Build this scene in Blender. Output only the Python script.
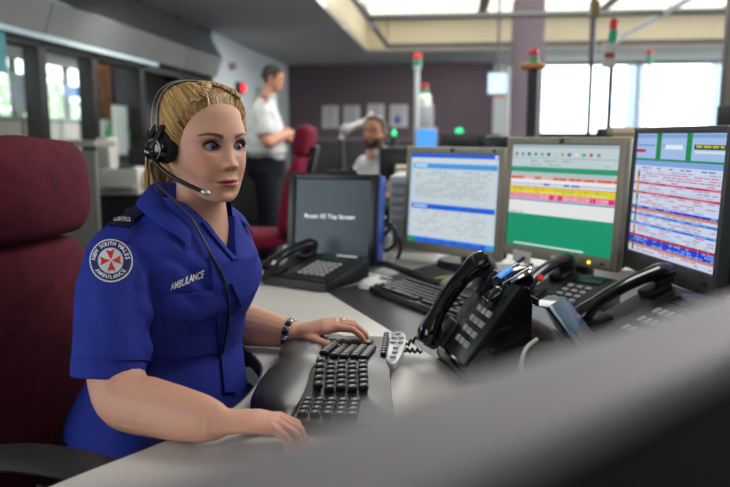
import bpy, bmesh, math, random
import numpy as np
from mathutils import Vector, Matrix, noise
from mathutils.bvhtree import BVHTree
R_ = math.radians
random.seed(7)
rng = np.random.default_rng(5)
for o_ in list(bpy.data.objects): bpy.data.objects.remove(o_)
SC = bpy.context.scene
COL = SC.collection

# ---------------------------------------------------------------- camera, world, exposure
FPX, CX, CY, PITCH, CAMZ = 720.0, 365.0, 243.5, math.atan(106.5 / 720.0), 1.18
cam = bpy.data.cameras.new('camera'); camo = bpy.data.objects.new('camera', cam); COL.objects.link(camo)
camo.location = (0, 0, CAMZ); camo.rotation_euler = (math.pi / 2 - PITCH, 0, 0)
cam.sensor_width = 36.0; cam.lens = 36.0 * FPX / 730.0; cam.clip_start = 0.01; cam.clip_end = 200
cam.dof.use_dof = True; cam.dof.focus_distance = 1.28; cam.dof.aperture_fstop = 3.0
SC.camera = camo
SC.view_settings.view_transform = 'Standard'; SC.view_settings.look = 'None'
SC.view_settings.gamma = 1.0; SC.view_settings.use_curve_mapping = False
SC.view_settings.exposure = 0.22
SC.cycles.use_denoising = True
SC.cycles.max_bounces = 6; SC.cycles.diffuse_bounces = 3; SC.cycles.glossy_bounces = 3
SC.cycles.transmission_bounces = 5; SC.cycles.transparent_max_bounces = 8
SC.cycles.sample_clamp_indirect = 4.0; SC.cycles.caustics_reflective = False; SC.cycles.caustics_refractive = False
wd = bpy.data.worlds.new('world'); SC.world = wd; wd.use_nodes = True
bg = wd.node_tree.nodes['Background']; bg.inputs[0].default_value = (0.86, 0.93, 1.0, 1); bg.inputs[1].default_value = 4.0

def area(name, loc, to, sx, sy, power, col=(1, 1, 1)):
    l = bpy.data.lights.new(name, 'AREA'); l.shape = 'RECTANGLE'; l.size = sx; l.size_y = sy; l.energy = power; l.color = col
    o = bpy.data.objects.new(name, l); COL.objects.link(o); o.location = loc
    o.rotation_euler = (Vector(to) - Vector(loc)).to_track_quat('-Z', 'Y').to_euler(); return o
# light of the ceiling luminaires, the coffer lay lights, window wall daylight, and added unseen fill lamps
area('luminaire_or_fill', (1.5, 1.9, 2.55), (0.4, 1.7, 0.7), 1.2, 1.6, 40, (1.0, 0.97, 0.92))
area('luminaire_or_fill', (0.5, -1.2, 2.44), (0.0, 1.2, 0.8), 1.2, 1.2, 7, (1.0, 0.96, 0.92))  # added front fill, overhead behind the camera and out of view
area('luminaire_or_fill', (1.6, 6.0, 2.9), (1.6, 6.0, 0), 3.0, 3.0, 90, (1.0, 0.98, 0.95))
area('luminaire_or_fill', tuple(Matrix.Rotation(R_(-6.67), 4, 'Z') @ Vector((-2.0, -2.2, 2.38)) + Vector((-1.41, 13.5, 0))), (-3.6, 11.4, 0), 1.2, 3.0, 45, (1.0, 0.98, 0.95))  # added fill that brightens the room beyond the left glazing
area('window_daylight', (6.0, 7.0, 1.9), (0.0, 4.0, 1.0), 5.0, 1.6, 110, (0.88, 0.95, 1.0))
area('luminaire_or_fill', (-.35, 9.6, 2.44), (-.35, 9.4, 0), 1.0, 1.4, 30, (1.0, 0.98, 0.95))
area('luminaire_or_fill', (1.2, 11.9, 2.44), (1.0, 12.4, 0.6), 2.4, .8, 26, (1.0, 0.98, 0.95))  # added fill for the aubergine wall and its sheets
area('luminaire_or_fill', (-1.35, 5.9, 2.44), (-1.0, 6.6, 0.8), .6, 1.2, 20, (1.0, 0.98, 0.95))  # added fill for the dark side of the standing man
area('luminaire_or_fill', (.3, 7.0, 2.9), (.2, 5.8, 0.8), 1.4, 1.4, 40, (1.0, 0.98, 0.95))  # added fill aimed at the seated man and the desks around him

# ---------------------------------------------------------------- helpers
_c, _s = math.cos(PITCH), math.sin(PITCH)
def ray(px, py):
    a = (px - CX) / FPX; u = (CY - py) / FPX
    return Vector((a, _c + u * _s, -_s + u * _c))
CAM = Vector((0, 0, CAMZ))
def PZ(px, py, z):                                   # point of the plane at height z seen at a pixel
    d = ray(px, py); return CAM + d * ((z - CAMZ) / d.z)
def PY(px, py, y):                                   # point of the plane at distance y
    d = ray(px, py); return CAM + d * (y / d.y)
def lin(c):
    return tuple((x / 12.92 if x <= 0.04045 else ((x + 0.055) / 1.055) ** 2.4) for x in c)
def hexc(h): return lin(tuple(int(h[i:i + 2], 16) / 255 for i in (0, 2, 4)))

_M = {}
def mat(name, col='808080', rough=0.5, metal=0.0, spec=0.5, var=0.0, vscale=20.0, bump=0.0, bscale=60.0, coat=0.0, emit=None, estr=1.0, sheen=0.0, attr=None, trans=0.0, stretch=None, sss=0.0):
    if name in _M: return _M[name]
    m = bpy.data.materials.new(name); m.use_nodes = True; nt = m.node_tree; N = nt.nodes; L = nt.links
    p = N['Principled BSDF']; c = hexc(col) if isinstance(col, str) else col
    p.inputs['Base Color'].default_value = (*c, 1); p.inputs['Roughness'].default_value = rough
    p.inputs['Metallic'].default_value = metal; p.inputs['Specular IOR Level'].default_value = spec
    p.inputs['Coat Weight'].default_value = coat; p.inputs['Sheen Weight'].default_value = sheen
    p.inputs['Transmission Weight'].default_value = trans
    if sss: p.inputs['Subsurface Weight'].default_value = sss; p.inputs['Subsurface Radius'].default_value = (1.0, 0.35, 0.2); p.inputs['Subsurface Scale'].default_value = 0.006
    tc = N.new('ShaderNodeTexCoord'); mp = N.new('ShaderNodeMapping'); L.new(tc.outputs['Object'], mp.inputs[0])
    if stretch: mp.inputs['Scale'].default_value = stretch
    src = None
    if attr:
        at = N.new('ShaderNodeAttribute'); at.attribute_name = attr; src = at.outputs['Color']
        L.new(src, p.inputs['Base Color'])
    if var:
        n = N.new('ShaderNodeTexNoise'); n.inputs['Scale'].default_value = vscale; n.inputs['Detail'].default_value = 4
        L.new(mp.outputs[0], n.inputs['Vector'])
        mx = N.new('ShaderNodeMix'); mx.data_type = 'RGBA'; mx.blend_type = 'MULTIPLY'; mx.inputs[0].default_value = 1.0
        rp = N.new('ShaderNodeMapRange'); rp.inputs[1].default_value = .3; rp.inputs[2].default_value = .7; rp.inputs[3].default_value = 1 - var; rp.inputs[4].default_value = 1 + var
        L.new(n.outputs[0], rp.inputs[0]); L.new(rp.outputs[0], mx.inputs[7])
        if src: L.new(src, mx.inputs[6])
        else: mx.inputs[6].default_value = (*c, 1)
        L.new(mx.outputs[2], p.inputs['Base Color'])
    if bump:
        n = N.new('ShaderNodeTexNoise'); n.inputs['Scale'].default_value = bscale; n.inputs['Detail'].default_value = 3
        L.new(mp.outputs[0], n.inputs['Vector'])
        b = N.new('ShaderNodeBump'); b.inputs['Strength'].default_value = bump; b.inputs['Distance'].default_value = 0.002
        L.new(n.outputs[0], b.inputs['Height']); L.new(b.outputs[0], p.inputs['Normal'])
    if emit is not None:
        if emit == 'attr':
            at = N.new('ShaderNodeAttribute'); at.attribute_name = 'col'; L.new(at.outputs['Color'], p.inputs['Emission Color'])
        else: p.inputs['Emission Color'].default_value = (*(hexc(emit) if isinstance(emit, str) else emit), 1)
        p.inputs['Emission Strength'].default_value = estr
    _M[name] = m; return m

def T(x=0, y=0, z=0, rx=0, ry=0, rz=0):
    return Matrix.Translation((x, y, z)) @ Matrix.Rotation(R_(rz), 4, 'Z') @ Matrix.Rotation(R_(ry), 4, 'Y') @ Matrix.Rotation(R_(rx), 4, 'X')

class MB:
    def __init__(s): s.bm = bmesh.new()
    def box(s, size, M=None, bev=0.0, seg=2):
        r = bmesh.ops.create_cube(s.bm, size=1.0); vs = r['verts']
        bmesh.ops.scale(s.bm, vec=size, verts=vs)
        if bev:
            es = list({e for v in vs for e in v.link_edges})
            r2 = bmesh.ops.bevel(s.bm, geom=es, offset=bev, segments=seg, affect='EDGES', profile=.5)
            vs = list({v for f in r2['faces'] for v in f.verts} | {v for v in vs if v.is_valid})
        if M is not None: bmesh.ops.transform(s.bm, matrix=M, verts=vs)
        return s
    def cyl(s, r1, r2, h, M=None, seg=20):
        r = bmesh.ops.create_cone(s.bm, cap_ends=True, segments=seg, radius1=r1, radius2=r2, depth=h)
        if M is not None: bmesh.ops.transform(s.bm, matrix=M, verts=r['verts'])
        return s
    def ball(s, r, M=None, u=16, v=10, sc=(1, 1, 1)):
        q = bmesh.ops.create_uvsphere(s.bm, u_segments=u, v_segments=v, radius=r)
        bmesh.ops.scale(s.bm, vec=sc, verts=q['verts'])
        if M is not None: bmesh.ops.transform(s.bm, matrix=M, verts=q['verts'])
        return s
    def rings(s, rings, cap=True, closed=True):
        vv = [[s.bm.verts.new(p) for p in r] for r in rings]; n = len(vv[0])
        for a, b in zip(vv, vv[1:]):
            for i in range(n if closed else n - 1):
                j = (i + 1) % n; s.bm.faces.new((a[i], a[j], b[j], b[i]))
        if cap and closed:
            s.bm.faces.new(list(reversed(vv[0]))); s.bm.faces.new(vv[-1])
        return vv
    def tube(s, pts, rad, n=8, cap=True, flat=None, up=None):
        pts = [Vector(p) for p in pts]; rr = rad if isinstance(rad, (list, tuple)) else [rad] * len(pts)
        fr = []; t = (pts[1] - pts[0]).normalized()
        x = Vector(up) if up is not None else (Vector((0, 0, 1)) if abs(t.z) < .9 else Vector((1, 0, 0)))
        out = []
        for i, p in enumerate(pts):
            a = pts[max(i - 1, 0)]; b = pts[min(i + 1, len(pts) - 1)]; t = (b - a).normalized()
            x = (x - t * x.dot(t)).normalized(); y = t.cross(x)
            f = 1.0 if flat is None else (flat[i] if isinstance(flat, (list, tuple)) else flat)
            out.append([p + x * (rr[i] * f * math.cos(k * 2 * math.pi / n)) + y * (rr[i] * math.sin(k * 2 * math.pi / n)) for k in range(n)])
        s.rings(out, cap); return s
    def lathe(s, prof, M=None, n=24):
        out = []
        for r, z in prof:
            out.append([Vector((max(r, 1e-5) * math.cos(k * 2 * math.pi / n), max(r, 1e-5) * math.sin(k * 2 * math.pi / n), z)) for k in range(n)])
        if M is not None: out = [[M @ p for p in r] for r in out]
        s.rings(out); return s
    def prism(s, poly, z0, z1, M=None, bev=0.0):
        n = len(poly); a = [s.bm.verts.new((p[0], p[1], z0)) for p in poly]; b = [s.bm.verts.new((p[0], p[1], z1)) for p in poly]
        s.bm.faces.new(list(reversed(a))); top = s.bm.faces.new(b)
        for i in range(n):
            j = (i + 1) % n; s.bm.faces.new((a[i], a[j], b[j], b[i]))
        vs = a + b
        if bev:
            r2 = bmesh.ops.bevel(s.bm, geom=list(top.edges), offset=bev, segments=2, affect='EDGES', profile=.5)
            vs = list({v for f in r2['faces'] for v in f.verts} | {v for v in vs if v.is_valid})
        if M is not None: bmesh.ops.transform(s.bm, matrix=M, verts=vs)
        return s
    def quad(s, pts):
        s.bm.faces.new([s.bm.verts.new(p) for p in pts]); return s

def obj(name, mb, m, parent=None, angle=35, M=None):
    me = mb
    if isinstance(mb, MB):
        bmesh.ops.recalc_face_normals(mb.bm, faces=mb.bm.faces[:])
        me = bpy.data.meshes.new(name); mb.bm.to_mesh(me); mb.bm.free()
    if M is not None: me.transform(M)
    me.shade_smooth(); me.set_sharp_from_angle(angle=R_(angle))
    if m is not None: me.materials.clear(); me.materials.append(m)
    o = bpy.data.objects.new(name, me); COL.objects.link(o)
    if parent: o.parent = parent
    return o
def tag(o, label=None, cat=None, group=None, kind=None):
    if label: o['label'] = label
    if cat: o['category'] = cat
    if group: o['group'] = group
    if kind: o['kind'] = kind
    return o
def thing(name, label, cat, loc=(0, 0, 0), rz=0.0, group=None):
    o = bpy.data.objects.new(name, None); COL.objects.link(o); o.empty_display_size = .05
    o.location = loc; o.rotation_euler = (0, 0, R_(rz)); return tag(o, label, cat, group)
def struct(name, mb, m, parent=None, angle=35):
    o = obj(name, mb, m, parent, angle)
    if not parent: o['kind'] = 'structure'
    return o
def copy_tree(o, parent=None):
    c = o.copy(); COL.objects.link(c)
    if parent: c.parent = parent
    for ch in list(o.children): copy_tree(ch, c)
    return c
def smooth_path(pts, k=6):
    P = [Vector(p) for p in pts]; out = []
    for i in range(len(P) - 1):
        p0 = P[max(i - 1, 0)]; p1 = P[i]; p2 = P[i + 1]; p3 = P[min(i + 2, len(P) - 1)]
        for j in range(k):
            t = j / k
            out.append(.5 * (2 * p1 + (p2 - p0) * t + (2 * p0 - 5 * p1 + 4 * p2 - p3) * t * t + (3 * p1 - p0 - 3 * p2 + p3) * t ** 3))
    out.append(P[-1]); return out
def text_mesh(s, size, ext=0.0, align='CENTER', bold=0.0):
    c = bpy.data.curves.new('t', 'FONT'); c.body = s; c.size = size; c.align_x = align; c.align_y = 'CENTER'; c.extrude = ext; c.offset = bold * size; c.resolution_u = 3
    o = bpy.data.objects.new('t', c); COL.objects.link(o); bpy.context.view_layer.update()
    me = bpy.data.meshes.new_from_object(o.evaluated_get(bpy.context.evaluated_depsgraph_get()))
    bpy.data.objects.remove(o); bpy.data.curves.remove(c); return me

# ---------------------------------------------------------------- materials
m_desk = mat('desk_laminate', 'cac8c2', .42, var=.03, vscale=90)
m_desk_dark = mat('charcoal_laminate', '3b393c', .4, var=.06, vscale=120)
m_edge = mat('desk_edge', '4c4a48', .5, var=.04)
m_black = mat('black_plastic', '141416', .38, var=.1, vscale=40, bump=.05, bscale=400)
m_black2 = mat('black_plastic_soft', '1b1b1e', .55, var=.08, vscale=30, bump=.08, bscale=500)
m_gloss = mat('glossy_black', '0c0c10', .14, var=.1, vscale=12, coat=.4)
m_key = mat('key_plastic', '1a1a1c', .42, var=.12, vscale=200)
m_bezel = mat('monitor_bezel', '97907c', .45, metal=.1, var=.04, vscale=60)
m_bezel_dark = mat('monitor_bezel_dark', '454443', .42, var=.05, vscale=50)
m_screen = mat('screen', '050505', .3, spec=.3, emit='attr', estr=.74)
m_white = mat('white_plastic', 'd8d8d2', .45, var=.03)
m_grey = mat('grey_plastic', '9c9c9a', .45, var=.05)
m_silver = mat('silver', 'b8b8ba', .3, metal=.9, var=.05)
m_chrome = mat('chrome', 'd8d8dc', .1, metal=1.0, var=.03)
m_wall = mat('white_paint', 'c9cfd0', .7, var=.03, vscale=3, bump=.05, bscale=200)
m_aub = mat('aubergine_paint', '5a4e56', .75, var=.05, vscale=3, bump=.05, bscale=200)
m_ceil = mat('ceiling_paint', 'bcbcba', .8, var=.03, vscale=2)
m_cream = mat('cream_paint', 'efe3c4', .7, var=.03, vscale=2)
m_carpet = mat('carpet', '3a3a3e', .95, var=.2, vscale=80, bump=.4, bscale=500)
m_rail = mat('rail_grey', '6d6f70', .4, metal=.5, var=.05)
m_dark = mat('dark_bronze', '2a2622', .4, metal=.4, var=.1)
m_paper = mat('paper', 'c9c9cc', .8, var=.04, vscale=40)
m_purple = mat('mauve_column', '7c6f7b', .7, var=.04, vscale=3)
def glass_pane():
    m = bpy.data.materials.new('glass_pane'); m.use_nodes = True; N = m.node_tree.nodes; L = m.node_tree.links; N.remove(N['Principled BSDF'])
    tr = N.new('ShaderNodeBsdfTransparent'); tr.inputs[0].default_value = (.95, .98, .98, 1); gl = N.new('ShaderNodeBsdfGlossy'); gl.inputs['Roughness'].default_value = .03
    fr = N.new('ShaderNodeFresnel'); fr.inputs[0].default_value = 1.45; mx = N.new('ShaderNodeMixShader'); ge = N.new('ShaderNodeNewGeometry'); ma = N.new('ShaderNodeMath'); ma.operation = 'SUBTRACT'; ma.inputs[0].default_value = 1.0; L.new(ge.outputs['Backfacing'], ma.inputs[1])
    mm = N.new('ShaderNodeMath'); mm.operation = 'MULTIPLY'; L.new(fr.outputs[0], mm.inputs[0]); L.new(ma.outputs[0], mm.inputs[1]); L.new(mm.outputs[0], mx.inputs[0]); L.new(tr.outputs[0], mx.inputs[1]); L.new(gl.outputs[0], mx.inputs[2])
    L.new(mx.outputs[0], N['Material Output'].inputs[0]); return m
m_glass = glass_pane()
m_red = mat('lamp_red', 'b02420', .3, emit='b02420', estr=.25, var=.02)
m_green = mat('lamp_green', '12785a', .3, emit='12785a', estr=.35, var=.02)
m_beige = mat('beige_panel', 'a89d86', .7, var=.05)
# ---------------------------------------------------------------- the room (its own axes: x along the back wall, y into the picture)
RM = Matrix.Translation((-1.41, 13.5, 0)) @ Matrix.Rotation(math.radians(-6.67), 4, 'Z')
def rbox(mb, x0, x1, y0, y1, z0, z1, bev=0.0):
    return mb.box((x1 - x0, y1 - y0, z1 - z0), RM @ T((x0 + x1) / 2, (y0 + y1) / 2, (z0 + z1) / 2), bev)
def rb(x0, x1, y0, y1, z0, z1, bev=0.0): return rbox(MB(), x0, x1, y0, y1, z0, z1, bev)
def RP(x, y, z): return RM @ Vector((x, y, z))
struct('floor', rb(-4, 12, -17, .2, -.1, 0), m_carpet)
struct('wall_back', rb(-.1, 3.72, 0, .15, 0, 2.5), m_aub)
struct('wall_left', rb(-.12, 0, -4.4, .1, 0, 2.5), m_wall)
ce = rb(-.2, 1.675, -17, .2, 2.48, 2.52); rbox(ce, 1.675, 12, -1.92, .2, 2.48, 2.52)
struct('ceiling', ce, m_ceil)
co = rb(1.625, 1.675, -17, -1.87, 2.5, 3.05); rbox(co, 1.675, 12, -1.92, -1.87, 2.5, 3.05)
struct('trim_1', co, m_cream)
struct('ceiling_coffer', rb(1.6, 12, -17, -1.87, 3.0, 3.05), mat('coffer_white', 'e6e4dc', .8, var=.02))
struct('wall_rear', rb(-.2, 12, -17.1, -17, 0, 3.05), m_wall)
struct('wall_right', rb(11.9, 12, -17, -8.5, 0, 3.05), m_wall)
# light panels in the coffer
for x, y, lb in ((2.55, -3.1, 'first'), (4.25, -3.1, 'second'), (5.95, -3.1, 'third'), (7.65, -3.1, 'fourth'), (2.55, -5.25, 'first'), (4.25, -5.25, 'second'), (5.95, -5.25, 'third')):
    pr = thing('ceiling_light', 'white coffer light panel, ' + lb + ' from the left in the ' + ('row nearest the back wall' if y > -4 else 'second row from the back wall'), 'light', RP(x, y, 3.0), -6.67, 'light panels in the coffer ceiling')
    f = MB()
    for q in ((-.8, 0, .04, 2.04), (.8, 0, .04, 2.04), (0, -1.0, 1.56, .04), (0, 1.0, 1.56, .04)): f.box((q[2], q[3], .03), T(q[0], q[1], -.015))
    obj('frame', f, m_grey, pr); obj('diffuser', MB().box((1.56, 1.96, .012), T(0, 0, -.008)), mat('diffuser', 'f4f4ee', .6, emit='fff8ea', estr=1.25), pr)
# suspended rails under the coffer
t = thing('suspended_track', 'grey rectangular rail frame hung below the raised coffer ceiling', 'track')
def rail(a, b, w=.07): return MB().tube([a, b], w / 2, 10)
w0 = Vector((.33, 11.0, 2.52))
obj('cross_rail', rail(w0, w0 + Vector((9, -1.05, 0))), m_rail, t)
obj('cross_rail', rail(Vector((.02, 8.45, 2.52)), Vector((8.4, 7.5, 2.52))), m_rail, t)
obj('side_rail', rail(w0, Vector((-.68, 2.4, 2.52))), m_rail, t)
obj('side_rail', rail(Vector((3.55, 10.62, 2.52)), Vector((2.6, 2.4, 2.52))), mat('rail_pale', 'c4c8cc', .4, var=.03), t)
for p in ((.33, 11, 2.5), (.02, 8.45, 2.5), (3.3, 8.1, 2.5), (3.55, 10.65, 2.5), (6.2, 7.76, 2.5)):
    obj('hanger', MB().tube([p, (p[0], p[1], 3.0)], .008, 6), m_rail, t)
# right part of the back wall: pillar, window strip, window wall
struct('trim_2', rb(3.72, 3.98, -.02, .15, 0, 2.5), m_wall)
struct('wall_back_right', rb(3.98, 12, 0, .15, 0, .92), m_wall)
sill = rb(3.98, 12, -.12, .0, .9, .94, .005); struct('trim_3', sill, m_grey)
for i, (a, b) in enumerate(((3.98, 4.4), (4.4, 6.2), (6.2, 8.0), (8.0, 9.8), (9.8, 11.9))):
    wn = thing('window_%d' % (i + 1), None, None); wn['kind'] = 'structure'
    f = MB()
    for q in ((a, a + .025, .94, 2.48), (b - .025, b, .94, 2.48)): rbox(f, q[0], q[1], .02, .1, q[2], q[3])
    rbox(f, a, b, .02, .1, .94, 1.0); rbox(f, a, b, .02, .1, 2.42, 2.48)
    obj('window_frame', f, m_grey, wn)
    obj('pane', rb(a + .05, b - .05, .055, .061, 1.0, 2.42), m_glass, wn)
# window wall on the right side of the room, outside the frame
struct('wall_right_window', rb(11.9, 12, -8.5, .1, 0, .9), m_wall)
# outside: pale balcony columns and the planted edge seen through the bright glass
for x in (6.6, 8.3, 9.7):
    tag(obj('outside_column', rb(x, x + .3, 2.4, 2.7, -.5, 3.2), mat('pale_blue_paint', 'a9bccb', .8, var=.02)), 'pale blue outdoor column standing behind the bright back windows', 'column', 'outdoor columns beyond the windows')
tag(obj('exterior_ground', rb(-14, 25, .2, 30, -.6, -.5), mat('outside_paving', 'cfcac0', .9, var=.05, vscale=2)), kind='structure')
tag(obj('exterior_ground', rb(-18, -4, -20, .2, -.6, -.5), mat('outside_grass', '6d8a4a', .9, var=.2, vscale=2)), kind='structure')
# mauve column
c = obj('column_mauve', MB().box((.40, .40, 3.0), T(2.19, 10.0, 1.5, rz=-6.67), .01), m_purple); c['kind'] = 'structure'
# ---- left side: glazed partition, bulkhead, room beyond with its windows
gl = rb(-.1, 0, -13, -4.4, 0, .98); struct('wall_left_low', gl, mat('grey_paint', '6a6a68', .7, var=.04))
posts = (-12.2, -10.4, -9.15, -8.2, -7.42, -6.48, -5.45, -4.75, -4.42)
gp = thing('window_7', None, None); gp['kind'] = 'structure'
for y in posts: obj('mullion', rb(-.1, .03, y - .05, y + .05, .98, 2.48, .004), m_dark, gp)
obj('head_rail', rb(-.1, .03, -13, -4.4, 1.82, 1.9), m_dark, gp)
obj('sill_rail', rb(-.12, .06, -13, -4.4, .97, 1.02), m_dark, gp)
for a, b in zip(posts, posts[1:]): obj('pane', rb(-.053, -.047, a + .05, b - .05, 1.02, 1.82), m_glass, gp)
struct('trim_5', rb(-.02, .12, -13, -6.3, 1.86, 1.895), mat('pale_strip', 'cfe6ea', .25, var=.02))
b1 = MB()
def slant(mb, y0, y1, x0, z0, x1, z1):
    p = [RP(x0, y0, z0), RP(x0, y1, z0), RP(x1, y1, z1), RP(x1, y0, z1)]; q = [v + Vector((-.02, 0, .01)) for v in p]
    a = [mb.bm.verts.new(v) for v in p]; c = [mb.bm.verts.new(v) for v in q]
    mb.bm.faces.new(a); mb.bm.faces.new(c[::-1])
    for i in range(4): mb.bm.faces.new((a[i], c[i], c[(i + 1) % 4], a[(i + 1) % 4]))
bh = thing('trim_6', None, None); bh['kind'] = 'structure'
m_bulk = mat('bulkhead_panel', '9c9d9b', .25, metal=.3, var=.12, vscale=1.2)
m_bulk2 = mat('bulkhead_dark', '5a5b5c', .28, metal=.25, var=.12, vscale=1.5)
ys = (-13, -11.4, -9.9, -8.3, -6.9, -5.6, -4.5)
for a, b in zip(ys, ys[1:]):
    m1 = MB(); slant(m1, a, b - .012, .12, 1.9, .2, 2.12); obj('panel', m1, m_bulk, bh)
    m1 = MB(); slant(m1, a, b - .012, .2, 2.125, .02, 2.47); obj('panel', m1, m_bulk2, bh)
# dark glazed cupboards beyond the windows, along the left wall
for i, (a, b) in enumerate(((-6.1, -5.5), (-5.4, -4.85), (-4.8, -4.45))):
    cb = thing('display_cabinet', ('dark glazed cabinet beside the purple curtain on the left wall', 'dark glazed cabinet between two other cabinets on the left wall', 'dark glazed cabinet nearest the white wall with the red sign')[i], 'cabinet', group='dark cabinets along the left wall')
    obj('body', rb(-.44, -.135, a, b, 0, 2.4), mat('cabinet_dark', '1d1c1e', .4, var=.1), cb)
    obj('door', rb(-.135, -.12, a + .02, b - .02, 1.05, 1.8), m_gloss, cb)
# room beyond
struct('wall_beyond', rb(-3.1, -3.0, -14, 9, -.5, 1.42), m_beige)
struct('ceiling_beyond', rb(-3.1, -.62, -14, 9, 2.42, 2.46), m_ceil)
struct('trim_7', rb(-3.1, -3.0, -14, 9, 2.26, 2.41), m_ceil)
ow = thing('window_8', None, None); ow['kind'] = 'structure'
y = -12.1
kk = 0
while y < 8:
    wm = .045 if kk % 2 else .018
    obj('mullion', rb(-3.1, -3.0, y - wm, y + wm, 1.42, 2.26), m_dark, ow)
    obj('pane', rb(-3.053, -3.047, y + .045, y + .655, 1.42, 2.26), m_glass, ow); y += .7; kk += 1
obj('transom', rb(-3.1, -2.98, -14, 9, 1.40, 1.46), m_dark, ow)
RMI = RM.inverted()
def RL(px, py, xl):                                   # room point on the plane x = xl seen at a pixel
    o = RMI @ CAM; d = RMI.to_3x3() @ ray(px, py); return o + d * ((xl - o.x) / d.x)
def lbox(x0, x1, y0, y1, xl, th=.012, zmin=None):
    a = RL(x0, (y0 + y1) / 2, xl); b = RL(x1, (y0 + y1) / 2, xl); m0 = RL((x0 + x1) / 2, y0, xl); m1 = RL((x0 + x1) / 2, y1, xl)
    return rb(xl - th, xl, a.y, b.y, m1.z if zmin is None else zmin, m0.z)
ns = thing('notice_sheet', 'pale notice sheet standing before the leftmost bright window', 'notice')
obj('sheet', lbox(14, 32, 74, 112, -2.7), m_paper, ns); obj('stand', lbox(22, 24, 112, 120, -2.7, .02, -.5), m_dark, ns)
tag(obj('hanging_banner', rb(-.82, -.80, RL(97, 80, -.8).y, RL(111, 80, -.8).y, 1.02, 2.42), mat('orange_cloth', 'b06a34', .8, var=.45, vscale=9)), 'orange brown patterned banner behind the dark window post', 'banner')
cu = MB(); pts = []; y0_, y1_ = RL(111, 90, -.9).y, RL(141, 90, -.9).y
for k in range(40): pts.append((-.9 + .03 * math.sin(k * 1.3), y0_ + (y1_ - y0_) * k / 39))
vs = [[cu.bm.verts.new(RP(p[0], p[1], z)) for p in pts] for z in (-.4, 2.42)]
for k in range(39): cu.bm.faces.new((vs[0][k], vs[0][k + 1], vs[1][k + 1], vs[1][k]))
tag(obj('curtain', cu, mat('purple_cloth', '2c2436', .85, var=.15)), 'dark purple curtain in the room behind the left glazing', 'curtain')
bp0 = thing('blue_poster', 'blue poster on the glass of the second bright window', 'poster'); obj('sheet', lbox(63, 86, 86, 97, -2.99, .01), mat('poster_blue', '3f6fb0', .6, var=.3, vscale=6), bp0)
tag(obj('teal_board', lbox(-14, 6, 30, 72, .06), mat('teal_board', '4f9ca0', .6, var=.05)), 'teal board edge on the glazing at the left picture edge', 'board')
tag(obj('paper_pad', lbox(114, 127, 106, 130, -.10, .02, 1.0), m_white), 'tall white pad propped behind the left glass above the green folder', 'pad')
tag(obj('paper_pad', lbox(102, 111, 120, 134, -.2, .03, 1.02), m_white), 'short white pad behind the left glass close to the orange banner', 'pad')
tag(obj('green_folder', lbox(112, 139, 130, 137, -.14, .05, 1.02), mat('green_plastic', '1fa856', .5, var=.1)), 'bright green folder standing on the left window sill', 'folder')
struct('ledge_1', rb(-.5, -.12, -9, -6.5, .95, 1.0), m_beige)
# trees outside the left windows
def leafy(name, c, r, label, m, n=420):
    t = thing(name, label, 'tree', (c[0], c[1], -.5), 0, 'trees outside the left windows')
    obj('trunk', MB().tube([(0, 0, 0), (.05, 0, 1.2), (0, .05, c[2] + .5)], [.12, .1, .06], 8), mat('bark', '4a3c30', .9, var=.2), t)
    mb = MB()
    for k in range(n):
        d = Vector(rng.normal(size=3)); d.normalize(); p = Vector((0, 0, c[2] + .5)) + d * r * (.5 + .5 * random.random())
        q = T(p.x, p.y, p.z, random.uniform(0, 360), random.uniform(0, 360), random.uniform(0, 360))
        s = .16; mb.quad([q @ Vector(v) for v in ((-s, 0, 0), (0, -s * .5, .02), (s, 0, 0), (0, s * .5, .02))])
    o = obj('foliage', mb, m, t); o['kind'] = 'stuff'
for k, (x, y) in enumerate(((-7.5, -2.5), (-9, .5), (-7.2, 3.4), (-8.5, 6.0))):
    p = RP(x, y, 1.7); leafy('garden_tree', p, 1.2, ('leafy tree outside behind the leftmost bright window post', 'leafy tree outside behind the blue poster', 'leafy tree outside between the blue poster and the orange banner', 'leafy tree outside hidden mostly by the dark window post')[k], mat('leaf_green', 'a3bd86', .7, var=.3, vscale=3))
# red number sign, detector, notices on the white wall
sg = thing('display_sign', 'small black wall sign with glowing red display on white wall', 'sign')
p = RP(.03, -3.2, 1.86)
obj('case', MB().box((.08, .27, .15), T(p.x, p.y, 1.86, rz=-6.67), .01), m_black, sg)
obj('display', MB().box((.004, .2, .1), T(p.x + .043, p.y - .0, 1.86, rz=-6.67)), mat('red_display', '600808', .3, emit='ff2233', estr=2.2, var=.01), sg)
p = RP(.03, -3.55, 2.13)
dt = thing('alarm_sounder', 'small orange brown alarm dome high on white wall', 'alarm')
obj('base', MB().cyl(.06, .06, .03, T(p.x, p.y, p.z, ry=90)), m_white, dt); obj('dome', MB().ball(.055, T(p.x + .02, p.y, p.z), sc=(.6, 1.2, .8)), mat('amber', 'a5552a', .3, var=.05), dt)
for i, (y, z, w, h, cc, lb) in enumerate(((-3.75, 1.55, .2, .45, '7f9db0', 'blue grey notice on the white wall under the alarm dome'), (-2.1, 1.72, .28, .42, 'a9a08a', 'beige framed notice on white wall beside the standing man'))):
    f = thing('wall_notice', lb, 'notice')
    obj('sheet', rb(.004, .012, y - w / 2, y + w / 2, z - h / 2, z + h / 2), mat('notice_%d' % i, cc, .7, var=.15, vscale=14), f)
    obj('frame', rb(0, .006, y - w / 2 - .015, y + w / 2 + .015, z - h / 2 - .015, z + h / 2 + .015), m_grey, f)
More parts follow.
